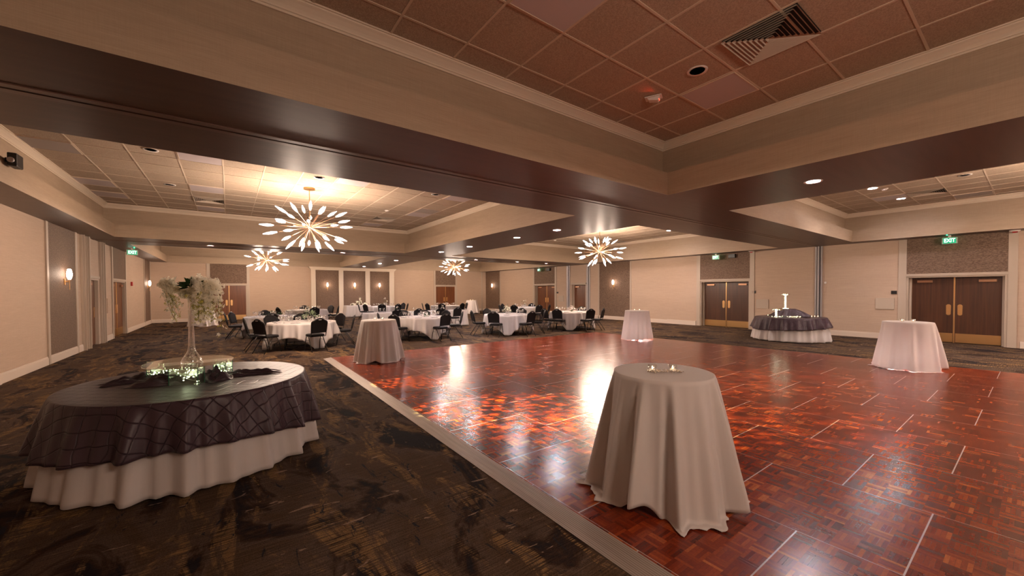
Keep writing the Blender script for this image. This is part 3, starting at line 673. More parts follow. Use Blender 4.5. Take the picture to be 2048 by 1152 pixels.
# ------------------------------------------------------------------ cloths
def outline_circle(R, n): return [(R*cos(2*pi*k/n), R*sin(2*pi*k/n), cos(2*pi*k/n), sin(2*pi*k/n), 2*pi*k/n) for k in range(n)]
def outline_rect(hx, hy, rc, n):
    per = 4*(hx+hy)-8*rc+2*pi*rc; out = []
    for k in range(n):
        s = per*k/n; segs = [('l', (hx, -(hy-rc)), (0, 1), 2*(hy-rc), (1, 0)), ('a', (hx-rc, hy-rc), 0), ('l', (hx-rc, hy), (-1, 0), 2*(hx-rc), (0, 1)), ('a', (-(hx-rc), hy-rc), pi/2),
            ('l', (-hx, hy-rc), (0, -1), 2*(hy-rc), (-1, 0)), ('a', (-(hx-rc), -(hy-rc)), pi), ('l', (-(hx-rc), -hy), (1, 0), 2*(hx-rc), (0, -1)), ('a', (hx-rc, -(hy-rc)), 1.5*pi)]
        for g in segs:
            if g[0] == 'l':
                if s <= g[3]: out.append((g[1][0]+g[2][0]*s, g[1][1]+g[2][1]*s, g[4][0], g[4][1], k*2*pi/n)); break
                s -= g[3]
            else:
                l = rc*pi/2
                if s <= l: a = g[2]+s/rc; out.append((g[1][0]+rc*cos(a), g[1][1]+rc*sin(a), cos(a), sin(a), k*2*pi/n)); break
                s -= l
        else: out.append((hx, -(hy-rc), 1, 0, 0))
    return out
def cloth(name, ol, zt, Lf, nf, amp, flare, seed, mm, floorz=.006, rows=20, parent=None, loc=(0, 0, 0), sharp=.3, puddle=.85, gap=.0, rz=0):
    rnd = random.Random(seed); a, b, c = rnd.uniform(0, 6.28), rnd.uniform(0, 6.28), rnd.uniform(0, 6.28)
    n = len(ol); m = MB(); uv = []
    cxs = [0, .35, .7, .92, .985]
    for r in cxs[1:]:
        for (x, y, nx, ny, th) in ol: m.v.append((x*r, y*r, zt)); uv.append((x*r, y*r))
    m.v.append((0, 0, zt)); uv.append((0, 0)); ctr = len(m.v)-1
    for k in range(n): m.f.append((ctr, k, (k+1) % n)); m.mi.append(0)
    for i in range(len(cxs)-2):
        for k in range(n): m.f.append((i*n+k, (i+1)*n+k, (i+1)*n+(k+1) % n, i*n+(k+1) % n)); m.mi.append(0)
    base = (len(cxs)-2)*n; start = len(m.v)
    for j in range(rows+1):
        t = j/rows
        for (x, y, nx, ny, th) in ol:
            L = Lf(th); s = L*t
            ph = nf*th+.8*sin(2*th+a)+.5*sin(3*th+b)+.25*sin(5*th+c)
            big = .65+.35*sin(2.3*ph/nf*2+c*2)
            F = (cos(ph+.75*sin(ph))+sharp*cos(2*ph+.6)+.15*cos(3.1*ph+a))*big
            g = min(1, s/max(.25, L*.9)); g = g**.75
            drop = s*.985
            off = .004+flare*(s/max(.3, L))+amp*g*(F+.35)
            if s < .02: off = .002+s*.3
            z = zt-.002-drop
            if z < floorz:
                e = floorz-z; off += e*puddle; z = floorz+.012*abs(sin(ph*1.7+j))*min(1, e*10)+.001*(j % 2)
            m.v.append((x+nx*off, y+ny*off, z)); uv.append((x+nx*s, y+ny*s))
    for k in range(n): m.f.append((base+k, start+k, start+(k+1) % n, base+(k+1) % n)); m.mi.append(0)
    for j in range(rows):
        for k in range(n): q = start+j*n; m.f.append((q+k, q+n+k, q+n+(k+1) % n, q+(k+1) % n)); m.mi.append(0)
    m.uv = uv
    o = m.build(name, mm, parent, smooth=True, loc=loc); o.rotation_euler = (0, 0, rz)
    so = o.modifiers.new('thick', 'SOLIDIFY'); so.thickness = .0025; so.offset = -1
    return o

# ------------------------------------------------------------------ small tableware
def goblet_mesh():
    p = [(.0001, 0), (.033, 0), (.033, .003), (.006, .008), (.004, .05), (.005, .085), (.018, .095), (.036, .125), (.038, .155), (.033, .185), (.0315, .185), (.036, .155), (.034, .127), (.016, .098), (.0001, .095)]
    return MB().lathe(p, 14)
GOB = [None]
def goblet(x, y, z, label, group, s=1):
    if GOB[0] is None: o = goblet_mesh().build('wine_goblet', M['glass'], smooth=True); GOB[0] = o
    else: o = GOB[0].copy(); col.objects.link(o)
    o.location = (x, y, z); o.scale = (s, s, s); tag(o, label, 'glass', group); return o
NAP = [None]
def napkin(x, y, z, rz, label, group):
    if NAP[0] is None:
        m = MB(); m.box(-.055, .055, -.11, .11, 0, .010); m.box(-.045, .05, -.10, .09, .010, .018); o = m.build('napkin', M['napkin'], bevel=.004); NAP[0] = o
    else: o = NAP[0].copy(); col.objects.link(o)
    o.location = (x, y, z); o.rotation_euler = (0, 0, rz); tag(o, label, 'napkin', group)
CAN = [None]
def candle(x, y, z, label, group=None, s=1):
    if CAN[0] is None:
        t = thing('glass_tealight', label, 'candle', (x, y, z), group=group)
        MB().lathe([(.0001, 0), (.034, 0), (.037, .055), (.034, .055), (.031, .006), (.0001, .006)], 20).build('glass_cup', M['glass'], t, smooth=True)
        MB().lathe([(.0001, .007), (.022, .007), (.022, .020), (.0001, .020)], 16).build('wax', M['wax'], t)
        MB().lathe([(.0001, .021), (.006, .027), (.004, .038), (.0001, .048)], 8).build('flame', M['flame'], t, smooth=True); CAN[0] = t
    else: t = copy_tree(CAN[0], (x, y, z), 0, label, group)
    t.location = (x, y, z); t.scale = (s, s, s); t['label'] = label
    if group: t['group'] = group
    elif 'group' in t: del t['group']
    return t
def blossom(m, c, r, nrm, rnd, n=5, mi=0):
    nrm = Vector(nrm).normalized(); a = nrm.orthogonal().normalized(); b = nrm.cross(a); ph = rnd.uniform(0, 6)
    for k in range(n):
        t = ph+2*pi*k/n; d = a*cos(t)+b*sin(t); p = d.cross(nrm)
        q0 = Vector(c); q1 = q0+d*r*.55+p*r*.32+nrm*r*.22; q2 = q0+d*r+nrm*r*.1; q3 = q0+d*r*.55-p*r*.32+nrm*r*.22
        m.add([q0, q1, q2, q3], [(0, 1, 2, 3)], mi)
def leaf(m, c, d, L, W, rnd, mi=0):
    d = Vector(d).normalized(); s = d.orthogonal().normalized(); s.rotate(Matrix.Rotation(rnd.uniform(0, 6.28), 3, d)); n = d.cross(s); c = Vector(c)
    m.add([c, c+d*L*.4+s*W*.5+n*W*.15, c+d*L, c+d*L*.4-s*W*.5+n*W*.15, c+d*L*.45], [(0, 1, 4), (1, 2, 4), (2, 3, 4), (3, 0, 4)], mi)
def bouquet(c, r, h, nb, nl, label, pm, lm, seed, name='flower_bouquet', cat='flowers', bs=.035):
    rnd = random.Random(seed); o = thing(name, label, cat, c)
    f = MB(); g = MB(); st = MB()
    for k in range(nb):
        a = rnd.uniform(0, 6.28); e = rnd.uniform(.1, 1.45); d = Vector((cos(a)*cos(e), sin(a)*cos(e), sin(e))); p = Vector((d.x*r, d.y*r, d.z*h))*rnd.uniform(.7, 1)
        for q in range(2): blossom(f, p+d*.004*q, bs*(1-.35*q)*rnd.uniform(.8, 1.2), d, rnd, 6)
        st.tube([(0, 0, 0), tuple(p*.97)], .0018, 4)
    for k in range(nl):
        a = rnd.uniform(0, 6.28); e = rnd.uniform(-.15, 1.3); d = Vector((cos(a)*cos(e), sin(a)*cos(e), sin(e))); p = Vector((d.x*r, d.y*r, d.z*h))*rnd.uniform(.4, 1.15)
        leaf(g, p, d+Vector((0, 0, rnd.uniform(-.5, .4))), rnd.uniform(.04, .08), rnd.uniform(.02, .04), rnd)
    if nb: f.build('blossoms', pm, o)
    g.build('foliage', lm, o)
    if nb: st.build('stems', M['stem'], o)
    return o
def vase(c, r, h, label, name='glass_vase'):
    o = MB().lathe([(.0001, 0), (r*.95, 0), (r, h), (r*.93, h), (r*.88, .01), (.0001, .01)], 20).build(name, M['glass'], smooth=True, loc=c); return tag(o, label, 'vase')

# ------------------------------------------------------------------ chairs
def arc_pts(hw, z0, z1, zc, yb, yt):
    """outline of a crown-back: list of (x, z) from lower left up over to lower right"""
    pts = [(-hw*.93, z0)]
    for t in (.25, .5, .75): pts.append((-hw*(.93+.07*t), z0+(z1-z0)*t))
    pts += [(-hw, z1-.01), (-hw*.97, z1+.025), (-hw*.80, z1+.055), (-hw*.62, z1+.070), (-hw*.45, z1+.10), (-hw*.25, zc-.006), (0, zc)]
    return pts + [(-x, z) for x, z in pts[-2::-1]]
def lean(z): return -.205-.12*max(0, z-.44)/.48*.9
def make_chair():
    t = thing('banquet_chair', 'x', 'chair')
    s = MB(); n = 28
    for zz, sc in ((.425, .93), (.435, 1.0), (.462, 1.0), (.478, .93), (.482, .70)):
        for k in range(n):
            a = 2*pi*k/n; X = .215*sc*math.copysign(abs(cos(a))**.45, cos(a)); Y = .215*sc*math.copysign(abs(sin(a))**.55, sin(a)); X *= 1-.06*(1 if Y < 0 else 0)
            s.v.append((X, Y, zz))
    for i in range(4):
        for k in range(n): s.f.append((i*n+k, i*n+(k+1) % n, (i+1)*n+(k+1) % n, (i+1)*n+k)); s.mi.append(0)
    s.f += [tuple(range(n))[::-1], tuple(4*n+k for k in range(n))]; s.mi += [0, 0]
    s.build('seat', M['vinyl'], t, smooth=True)
    ol = arc_pts(.205, .52, .80, .915, 0, 0); b = MB(); k = len(ol)
    for dy, sc in ((-.018, .90), (-.022, 0.97), (-.01, 1.0), (.012, 1.0), (.026, .95), (.030, .80)):
        for x, z in ol: zz = .70+(z-.70)*sc; b.v.append((x*sc, lean(zz)+dy, zz))
    for i in range(5):
        for q in range(k): b.f.append((i*k+q, i*k+(q+1) % k, (i+1)*k+(q+1) % k, (i+1)*k+q)); b.mi.append(0)
    b.f += [tuple(range(k))[::-1], tuple(5*k+q for q in range(k))]; b.mi += [0, 0]
    bk = b.build('backrest', M['vinyl'], t, smooth=True)
    MB().box(-.04, .04, lean(.885)-.026, lean(.885)-.020, .875, .893).build('hand_hole', M['alu'], bk, bevel=.003)
    fr = MB(); ol2 = arc_pts(.215, .50, .80, .927, 0, 0)
    path = [(-.19, -.02, .425), (-.195, -.14, .415), (-.198, -.195, .43), (-.199, -.21, .47)]+[(x, lean(z)-.002, z) for x, z in ol2]+[(.199, -.21, .47), (.198, -.195, .43), (.195, -.14, .415), (.19, -.02, .425)]
    fr.tube(path, .0115, 6); fr.build('back_frame', M['chairframe'], t, smooth=True)
    u = MB(); u.tube([(-.19, -.16, .418), (-.19, .17, .418), (.19, .17, .418), (.19, -.16, .418), (-.19, -.16, .418)], .010, 6); u.build('seat_frame', M['chairframe'], t, smooth=True)
    for sx in (-1, 1):
        MB().tube([(sx*.19, .12, .415), (sx*.198, .185, .22), (sx*.205, .225, .0)], .0115, 6).build('leg', M['chairframe'], t, smooth=True)
        MB().tube([(sx*.19, -.02, .415), (sx*.198, -.15, .22), (sx*.205, -.30, .0)], .0115, 6).build('leg', M['chairframe'], t, smooth=True)
        MB().tube([(sx*.195, -.085, .315), (sx*.195, .155, .315)], .006, 6).build('stretcher', M['chairframe'], t)
    return t
CH = [make_chair(), False]
CN = [0]
def chair(x, y, rz, label, group):
    if not CH[1]: c = CH[0]; CH[1] = True; c['label'] = label; c['group'] = group; c.location = (x, y, 0); c.rotation_euler = (0, 0, rz)
    else: c = copy_tree(CH[0], (x, y, 0), rz, label, group)
    CN[0] += 1

# ------------------------------------------------------------------ round tables
RT = .914; TZ = .755
def round_table(key, cx, cy, desc, rotc, chairs, n_set, seed):
    rnd = random.Random(seed)
    t = thing('round_table', 'round folding table under white cloth, ' + desc, 'table', (cx, cy, 0), radians(rotc+20), 'round banquet tables')
    MB().lathe([(.0001, 0), (RT-.008, 0), (RT-.006, .02), (.0001, .02)], 48, (0, 0, TZ-.026)).build('tabletop', M['ply'], t)
    for sx in (-1, 1):
        for sy in (-1, 1):
            MB().tube([(sx*.42, sy*.42, TZ-.03), (sx*.42, sy*.42, .30), (sx*.48, sy*.44, .12), (sx*.48, sy*.44, 0)], .017, 8).build('leg', M['tableleg'], t, smooth=True)
        MB().tube([(sx*.48, -.44, .10), (sx*.48, .44, .10)], .012, 6).build('crossbar', M['tableleg'], t)
    half = 1.31; off = radians(rotc)
    def Lf(th):
        a = th-off; m_ = max(abs(cos(a)), abs(sin(a))); return min(half/m_, 1.65)-RT
    cl = cloth('tablecloth', outline_circle(RT, 144), TZ, Lf, 17, .075, .035, seed, M['cloth'], rows=12, loc=(cx, cy, 0), floorz=.012)
    tag(cl, 'white square tablecloth with hanging corners on ' + desc, 'tablecloth', 'white round table cloths')
    for i in range(n_set):
        a = 2*pi*(i+.5)/n_set+seed; ca, sa = cos(a), sin(a)
        for r, da, s in ((.60, .14, 1), (.54, -.02, .9)):
            goblet(cx+r*cos(a+da), cy+r*sin(a+da), TZ+.001, 'clear stemmed glasses set around ' + desc, 'glasses on ' + key, s)
        napkin(cx+.73*ca, cy+.73*sa, TZ+.002, a+pi/2*0, 'folded grey napkins set around ' + desc, 'napkins on ' + key)
    for ang, pos in chairs:
        r = 1.15; a = radians(ang); x, y = cx+r*cos(a), cy+r*sin(a)
        chair(x, y, a+pi/2+rnd.uniform(-.1, .1), 'black banquet chair at %s, %s' % (desc, pos), 'banquet chairs')
D1 = 'the nearest left round table'; D2 = 'the table behind the nearest left one'; D3 = 'the far left table before the first pilaster'
D5 = 'the round table right of the left cocktail table'; D6 = 'the round table below the three sconces'; D7 = 'the small far table by the back-wall doors'
D9 = 'the round table right of centre'; D10 = 'the table behind the one right of centre'; D11 = 'the rightmost round table'
round_table('first table', 1.78, 13.1, D1, 62, [(-176, 'left side'), (-144, 'front left'), (-82, 'front with its back to us'), (-14, 'right side'), (31, 'back right'), (84, 'back middle'), (121, 'back left')], 8, 11)
round_table('second table', 1.33, 16.8, D2, 30, [(180, 'left end'), (150, 'far left'), (-96, 'front'), (-50, 'front right'), (98, 'back')], 8, 12)
round_table('third table', 3.2, 21.9, D3, 10, [(-156, 'front left'), (87, 'back'), (-86, 'front'), (29, 'back right'), (-14, 'right end')], 7, 13)
round_table('fifth table', 5.5, 12.95, D5, 50, [(162, 'left end'), (-150, 'front left'), (-80, 'front right'), (-29, 'right end'), (27, 'back right'), (93, 'back left'), (61, 'back middle')], 8, 14)
round_table('sixth table', 7.7, 23.9, D6, 0, [(165, 'left end'), (-152, 'front left'), (-112, 'front middle'), (-72, 'front right'), (14, 'back right'), (-25, 'right end')], 6, 15)
round_table('seventh table', 11.2, 22.5, D7, 20, [(157, 'left end'), (-166, 'far left'), (-125, 'front left'), (-70, 'front right'), (-10, 'right end')], 6, 16)
round_table('ninth table', 8.8, 12.3, D9, -80, [(165, 'left end'), (-147, 'front left'), (-89, 'front right'), (-41, 'right end'), (91, 'back left'), (29, 'back right')], 8, 17)
round_table('tenth table', 13.4, 17.1, D10, 20, [(160, 'left end'), (113, 'back left'), (-150, 'front left'), (35, 'back right'), (-95, 'front right'), (-55, 'right end')], 6, 18)
round_table('eleventh table', 12.05, 12.1, D11, -92, [(176, 'left end'), (-158, 'front left'), (-101, 'front right'), (-65, 'right end'), (25, 'back')], 8, 19)
# centrepieces
vase((1.95, 13.0, TZ), .055, .17, 'clear cylinder vase holding greenery on the nearest left round table'); bouquet((1.95, 13.0, TZ+.12), .24, .20, 0, 90, 'loose eucalyptus sprigs in the vase on the nearest left table', M['petal'], M['leaf2'], 1, 'greenery_bunch')
bouquet((1.35, 16.9, TZ), .34, .15, 0, 70, 'low dark greenery on the second left round table', M['petal'], M['leaf'], 2, 'greenery_bunch')
bouquet((3.2, 21.9, TZ), .16, .16, 8, 20, 'low cream flowers on the far left round table', M['petal'], M['leaf2'], 3)
bouquet((5.6, 12.9, TZ), .20, .18, 26, 26, 'pink and white flowers on the table right of the left cocktail table', M['petal2'], M['leaf2'], 4)
vase((8.8, 12.35, TZ), .06, .16, 'clear vase on the round table right of centre'); bouquet((8.8, 12.35, TZ+.10), .19, .24, 34, 34, 'round white and green bouquet on the table right of centre', M['petal'], M['leaf2'], 5)
bouquet((12.1, 12.1, TZ), .22, .26, 44, 22, 'pale pink and white flower mound on the rightmost round table', M['petal2'], M['leaf2'], 6)
vase((13.4, 17.1, TZ), .09, .12, 'low glass bowl on the table behind the one right of centre'); bouquet((13.4, 17.1, TZ+.06), .26, .42, 9, 14, 'sparse tall-stemmed flowers on the table behind the one right of centre', M['petal'], M['leaf'], 7)
vase((7.8, 23.9, TZ), .11, .22, 'wide clear glass bowl on the table below the three sconces'); bouquet((7.8, 23.9, TZ+.15), .2, .42, 8, 12, 'sparse tall stems in the glass bowl below the sconces', M['petal'], M['leaf2'], 8)
bouquet((11.2, 22.5, TZ), .30, .20, 34, 20, 'white flowers and candles mound on the small far table', M['petal2'], M['leaf2'], 9)

# ------------------------------------------------------------------ long head table, far flower table
lt = thing('banquet_table', 'long rectangular folding table under white cloth behind the round tables', 'table', (6.95, 16.72, 0))
MB().box(-2.33, 2.33, -.36, .36, TZ-.03, TZ-.004).build('tabletop', M['ply'], lt)
for x in (-2.0, -.2, .2, 2.0):
    for y in (-.28, .28): MB().tube([(x, y, TZ-.03), (x, y, 0)], .016, 8).build('leg', M['tableleg'], lt)
cl = cloth('tablecloth', outline_rect(2.34, .37, .03, 300), TZ, lambda th: .73, 46, .016, .10, 31, M['cloth'], rows=14, loc=(6.95, 16.72, 0)); tag(cl, 'floor-length white cloth on the long rectangular table', 'tablecloth')
for i, x in enumerate((5.65, 6.52, 7.57, 8.37)):
    chair(x, 15.93, (-.12, .05, -.05, .1)[i], 'black banquet chair before the long table, %s from its left end' % ('first', 'second', 'third', 'fourth')[i], 'banquet chairs')
for i, x in enumerate((6.0, 8.2)):
    vase((x, 16.75, TZ), .05, .10, 'small glass vase %s on the long table' % ('left', 'right')[i]); bouquet((x, 16.75, TZ+.08), .08, .20, 7, 8, 'small white flowers in the %s vase on the long table' % ('left', 'right')[i], M['petal2'], M['leaf2'], 40+i)
for x in (5.2, 5.35, 6.7, 6.85, 7.6, 7.75): goblet(x, 16.6, TZ+.001, 'clear stemmed glasses along the long rectangular table', 'glasses on the long table')
ft = thing('banquet_table', 'rectangular table with floor-length white cloth before the sconce bay', 'table', (6.85, 26.6, 0)); MB().box(-.75, .75, -.36, .36, TZ-.03, TZ-.004).build('tabletop', M['ply'], ft)
for x in (-.6, .6):
    for y in (-.28, .28): MB().tube([(x, y, TZ-.03), (x, y, 0)], .016, 8).build('leg', M['tableleg'], ft)
cl = cloth('tablecloth', outline_rect(.77, .37, .04, 160), TZ, lambda th: .73, 20, .03, .08, 33, M['cloth'], rows=12, loc=(6.85, 26.6, 0)); tag(cl, 'floor-length white cloth on the table before the sconce bay', 'tablecloth')
for dx, r, h, s_ in ((-.30, .16, .16, 50), (.0, .2, .30, 51), (.18, .12, .52, 52), (.5, .2, .18, 53)):
    bouquet((6.85+dx, 26.6, TZ), r, h, 22, 12, {50: 'low end of the white garland at left on the sconce bay table', 51: 'middle mound of white garland on the sconce bay table', 52: 'tallest white flower spray on the sconce bay table', 53: 'right white flower mound on the sconce bay table'}[s_], M['petal'], M['leaf2'], s_, bs=.06)

# ------------------------------------------------------------------ cocktail tables
def cocktail(cx, cy, desc, seed, th0, Lb, La, fz=DZ+.003, top=.985, nf=9, amp=.05, flare=.13, R=.385, glow=0, cand=True, cang=0, hemang=0):
    z0 = fz-.003
    t = thing('cocktail_table', 'tall round cocktail table under white cloth, ' + desc, 'table', (cx, cy, z0))
    MB().lathe([(.0001, 0), (R-.01, 0), (R-.008, .02), (.0001, .02)], 40, (0, 0, top-z0-.028)).build('tabletop', M['ply'], t)
    MB().tube([(0, 0, .03), (0, 0, top-z0-.03)], .035, 12).build('pedestal', M['tableleg'], t, smooth=True)
    MB().lathe([(.22, 0), (.22, .012), (.06, .035), (.0001, .035)], 28).build('base', M['tableleg'], t, smooth=True)
    hd = top-fz
    def Lf(th): return hd*(Lb+La*abs(cos(2*(th-th0)))**1.5*1.0+.05*sin(th-hemang))
    cl = cloth('tablecloth', outline_circle(R, 220), top, Lf, nf, amp, flare, seed, M['cloth'], floorz=fz+.004, rows=34, loc=(cx, cy, 0), puddle=.45)
    tag(cl, 'draped white cloth on the cocktail table ' + desc, 'tablecloth')
    if cand:
        for k in (-1, 1): candle(cx+.085*k*cos(cang), cy+.085*k*sin(cang), top+.001, '%s tealight on the cocktail table %s' % ('left' if k < 0 else 'right', desc))
    if glow:
        for k in range(5): a = k*2.4+seed; lamp('uplight_lamp', 'POINT', (cx+.27*cos(a), cy+.27*sin(a), .22+.09*(k % 3)), glow, (1, .85, .82), .03)
RA = -.6
cocktail(2.88, 1.83, 'nearest the camera on the dance floor', 61, 1.05, .96, .24, nf=13, amp=.075, flare=.15, cang=RA, hemang=-.9)
cocktail(2.86, 9.25, 'at the left edge of the dance floor', 62, .3, .99, .12, nf=11, cang=RA)
cocktail(11.15, 8.05, 'at the far right corner of the dance floor', 63, .1, 1.0, .02, nf=10, amp=.035, flare=.11, glow=7, cang=RA)
cocktail(11.45, 1.62, 'before the near right double doors', 64, .9, 1.0, .14, nf=9, glow=7, cang=-1.2, flare=.12)
cocktail(14.6, 25.0, 'in the far corner by the back-wall doors', 65, .9, 1.0, .04, fz=.003, nf=9, flare=.2, cang=RA)
cocktail(-1.05, 24.2, 'behind the tall white flowers at left', 66, .2, 1.0, .10, fz=.003, cand=False, flare=.18)
bd = MB(); rnd = random.Random(5)
for k in range(230):
    u = rnd.uniform(-.14, .14); v = rnd.gauss(0, .028); bd.ball((u*cos(RA)-v*sin(RA), u*sin(RA)+v*cos(RA), rnd.uniform(.004, .014)), rnd.uniform(.003, .006), 6, 4)
o = bd.build('bead_garland', M['bead'], smooth=True, loc=(2.86, 1.80, .986)); tag(o, 'silver glass beads scattered around the candles on the nearest cocktail table', 'beads', kind='stuff')
o = MB().ball((0, 0, 0), .16, 16, 8, sz=.5).ball((.15, .05, -.02), .1, 12, 8, sz=.5).build('black_bag', M['black'], smooth=True, loc=(15.6, 24.5, .081)); tag(o, 'low black bag on the carpet beside the far corner cocktail table', 'bag')

# ------------------------------------------------------------------ plum display tables
def plum_table(cx, cy, desc, seed, R=.95, over=.40):
    t = thing('display_table', 'display table under plum and white cloths, ' + desc, 'table', (cx, cy, 0))
    MB().lathe([(.0001, 0), (R-.012, 0), (R-.01, .02), (.0001, .02)], 48, (0, 0, TZ-.03)).build('tabletop', M['ply'], t)
    for sx in (-1, 1):
        for sy in (-1, 1): MB().tube([(sx*.45, sy*.45, TZ-.03), (sx*.45, sy*.45, 0)], .017, 8).build('leg', M['tableleg'], t)
    c1 = cloth('tablecloth', outline_circle(R, 260), TZ, lambda th: .742, 19, .050, .115, seed, M['cloth'], rows=20, loc=(cx, cy, 0), sharp=.35, floorz=.008)
    tag(c1, 'white underskirt of the plum table ' + desc, 'tablecloth')
    c2 = cloth('satin_overlay', outline_circle(R+.034, 300), TZ+.006, lambda th: over+.07*cos(2*th+.5)+.03*cos(3*th), 19, .052, .10, seed, M['satin'], rows=16, loc=(cx, cy, 0), sharp=.35)
    tag(c2, 'plum pintuck satin cloth on the table ' + desc, 'tablecloth')
NP = (-.28, 5.13)
plum_table(NP[0], NP[1], 'in the left foreground', 71, over=.45)
plum_table(15.2, 4.94, 'by the right wall near the silver track', 75, over=.36)
TP = TZ+.012
def hollow_block(cx, cy, w_, d_, h, rz, label, z=TP):
    o = thing('glass_block', label, 'glass block', (cx, cy, z), rz)
    p = MB(); th = .006
    p.box(-w_/2, w_/2, -d_/2, -d_/2+th, 0, h); p.box(-w_/2, w_/2, d_/2-th, d_/2, 0, h); p.box(-w_/2, -w_/2+th, -d_/2+th, d_/2-th, 0, h); p.box(w_/2-th, w_/2, -d_/2+th, d_/2-th, 0, h); p.box(-w_/2+th, w_/2-th, -d_/2+th, d_/2-th, 0, th)
    p.build('panes', M['greenglass'], o)
    e_ = MB()
    for sx in (-1, 1):
        for sy in (-1, 1): e_.box(sx*(w_/2-.002), sx*(w_/2+.002), sy*(d_/2-.002), sy*(d_/2+.002), 0, h)
    e_.build('corner_edges', mat('dark_green_glass_edge', (.03, .12, .07), .15), o)
    return o
def fairy(cx, cy, cz, w_, d_, h, rz, n, label, seed, wire=True):
    rnd = random.Random(seed); o = thing('fairy_light_string', label, 'string lights', (cx, cy, cz), rz)
    pts = [Vector((rnd.uniform(-w_/2, w_/2), rnd.uniform(-d_/2, d_/2), rnd.uniform(0, h))) for k in range(n)]
    b = MB()
    for p in pts: b.ball(p, rnd.uniform(.0032, .0055), 6, 4)
    b.build('bulbs', M['fairy'], o, smooth=True)
    if wire: MB().tube(pts, .0012, 4).build('wire', M['fairywire'], o)
GH = .185
BL = [(-.59, 5.30, .15, .10, radians(25), 'left'), (-.335, 4.84, .25, .10, radians(-28), 'middle'), (-.06, 5.18, .13, .10, radians(-36), 'right')]
for cx, cy, w_, d_, rz, nm in BL:
    hollow_block(cx, cy, w_, d_, GH, rz, '%s glass block full of fairy lights under the oval glass plate' % nm)
    fairy(cx, cy, TP+.012, w_-.03, d_-.03, GH-.03, rz, 26 if nm == 'middle' else 20, 'tangle of fairy lights inside the %s glass block' % nm, len(nm))
    lamp('fairy_lamp', 'POINT', (cx, cy, TP+.09), .16, (1, 1, .70), .03)
pl = MB(); n = 64
for zz, sc in ((0, 1), (.008, 1)):
    for k in range(n): a = 2*pi*k/n; X = .355*cos(a)*sc; Y = .40*sin(a)*sc; pl.v.append((X, Y, zz))
pl.f = [tuple(range(n))[::-1], tuple(n+k for k in range(n))]+[(k, (k+1) % n, n+(k+1) % n, n+k) for k in range(n)]; pl.mi = [0]*(n+2)
gp = pl.build('glass_plate', M['plate'], loc=(-.32, 5.0, TP+GH+.001)); tag(gp, 'oval glass plate resting on three lit glass blocks', 'glass plate')
PZ = TP+GH+.010; VX, VY = -.30, 4.90
va = MB().lathe([(.0001, 0), (.085, 0), (.088, .01), (.070, .05), (.035, .11), (.026, .16), (.022, .35), (.024, .60), (.028, .66), (.024, .66), (.020, .60), (.018, .35), (.020, .17), (.0001, .15)], 28).build('trumpet_vase', M['glass'], smooth=True, loc=(VX, VY, PZ)); tag(va, 'tall slender clear glass vase with flared crystal-filled foot', 'vase')
cb_ = MB(); rnd = random.Random(9)
for k in range(120):
    a = rnd.uniform(0, 6.28); zz = rnd.uniform(.01, .13); r = rnd.uniform(0, 1)*(.075-.42*zz); cb_.lathe([(.0001, -.007), (.008, 0), (.0001, .007)], 5, (r*cos(a), r*sin(a), zz))
cr = cb_.build('crystal_filling', M['glass'], loc=(VX, VY, PZ)); tag(cr, 'clear crystal beads filling the foot of the tall vase', 'crystals', kind='stuff')
# hanging orchid bouquet
fb = thing('flower_bouquet', 'large drooping cream orchid arrangement atop the tall glass vase', 'flowers', (VX, VY, PZ+.62))
rnd = random.Random(21)
RTV = Vector((.95, -.31, 0)); FWV = Vector((.0, 1, 0))
for k in range(44):
    if k < 7:      # arching sprays on the thin side
        a = pi+rnd.uniform(-.4, .4); R_ = rnd.uniform(.20, .24); dr = rnd.uniform(.20, .38); up = rnd.uniform(.14, .19)
    else:
        a = rnd.uniform(-1.5, 1.5); R_ = rnd.uniform(.07, .27); dr = .12+.34*rnd.random()**.7*(.5+.5*R_/.27); up = rnd.uniform(.08, .14)+.09*(1-R_/.27)*rnd.random()+.03
    d = RTV*cos(a)+FWV*sin(a); pts = []
    for j in range(13):
        t = j/12
        if t < .45: q = t/.45; p = d*R_*sin(q*pi/2)*.9+Vector((0, 0, up*sin(q*pi/2*1.2)))
        else: q = (t-.45)/.55; p = d*R_*(.9+.12*sin(q*pi*.8))+Vector((0, 0, up*.95-dr*q)) + (RTV*(.10*q) if k < 7 else Vector((0, 0, 0)))
        pts.append(p)
    sp_ = MB().tube(pts, .0016, 4).build('hanging_stem', M['stem'], fb); f = MB(); bu = MB()
    for j in range(1, 13):
        for q in range(5):
            p = pts[j]+Vector((rnd.gauss(0, .017), rnd.gauss(0, .017), rnd.gauss(0, .014))); nr = d+Vector((rnd.gauss(0, .6), rnd.gauss(0, .6), rnd.gauss(.1, .6)))
            sz = rnd.uniform(.024, .037)*(1-.4*j/12)
            if j > 8 and q < 3: blossom(f, p, sz*.7, nr, rnd, 4, 1)
            else: blossom(f, p, sz, nr, rnd, 5)
    f.build('blossoms', [M['petal'], M['yellow']], sp_)
g = MB()
for k in range(34): d = Vector((rnd.gauss(0, 1), rnd.gauss(0, 1), rnd.uniform(-.2, 1.2))).normalized(); leaf(g, Vector((0, 0, .12))+d*.035-FWV*.13+Vector((.02, 0, .0)), d-FWV*.7, rnd.uniform(.06, .11), .04, rnd)
g.build('foliage', M['leaf'], fb)
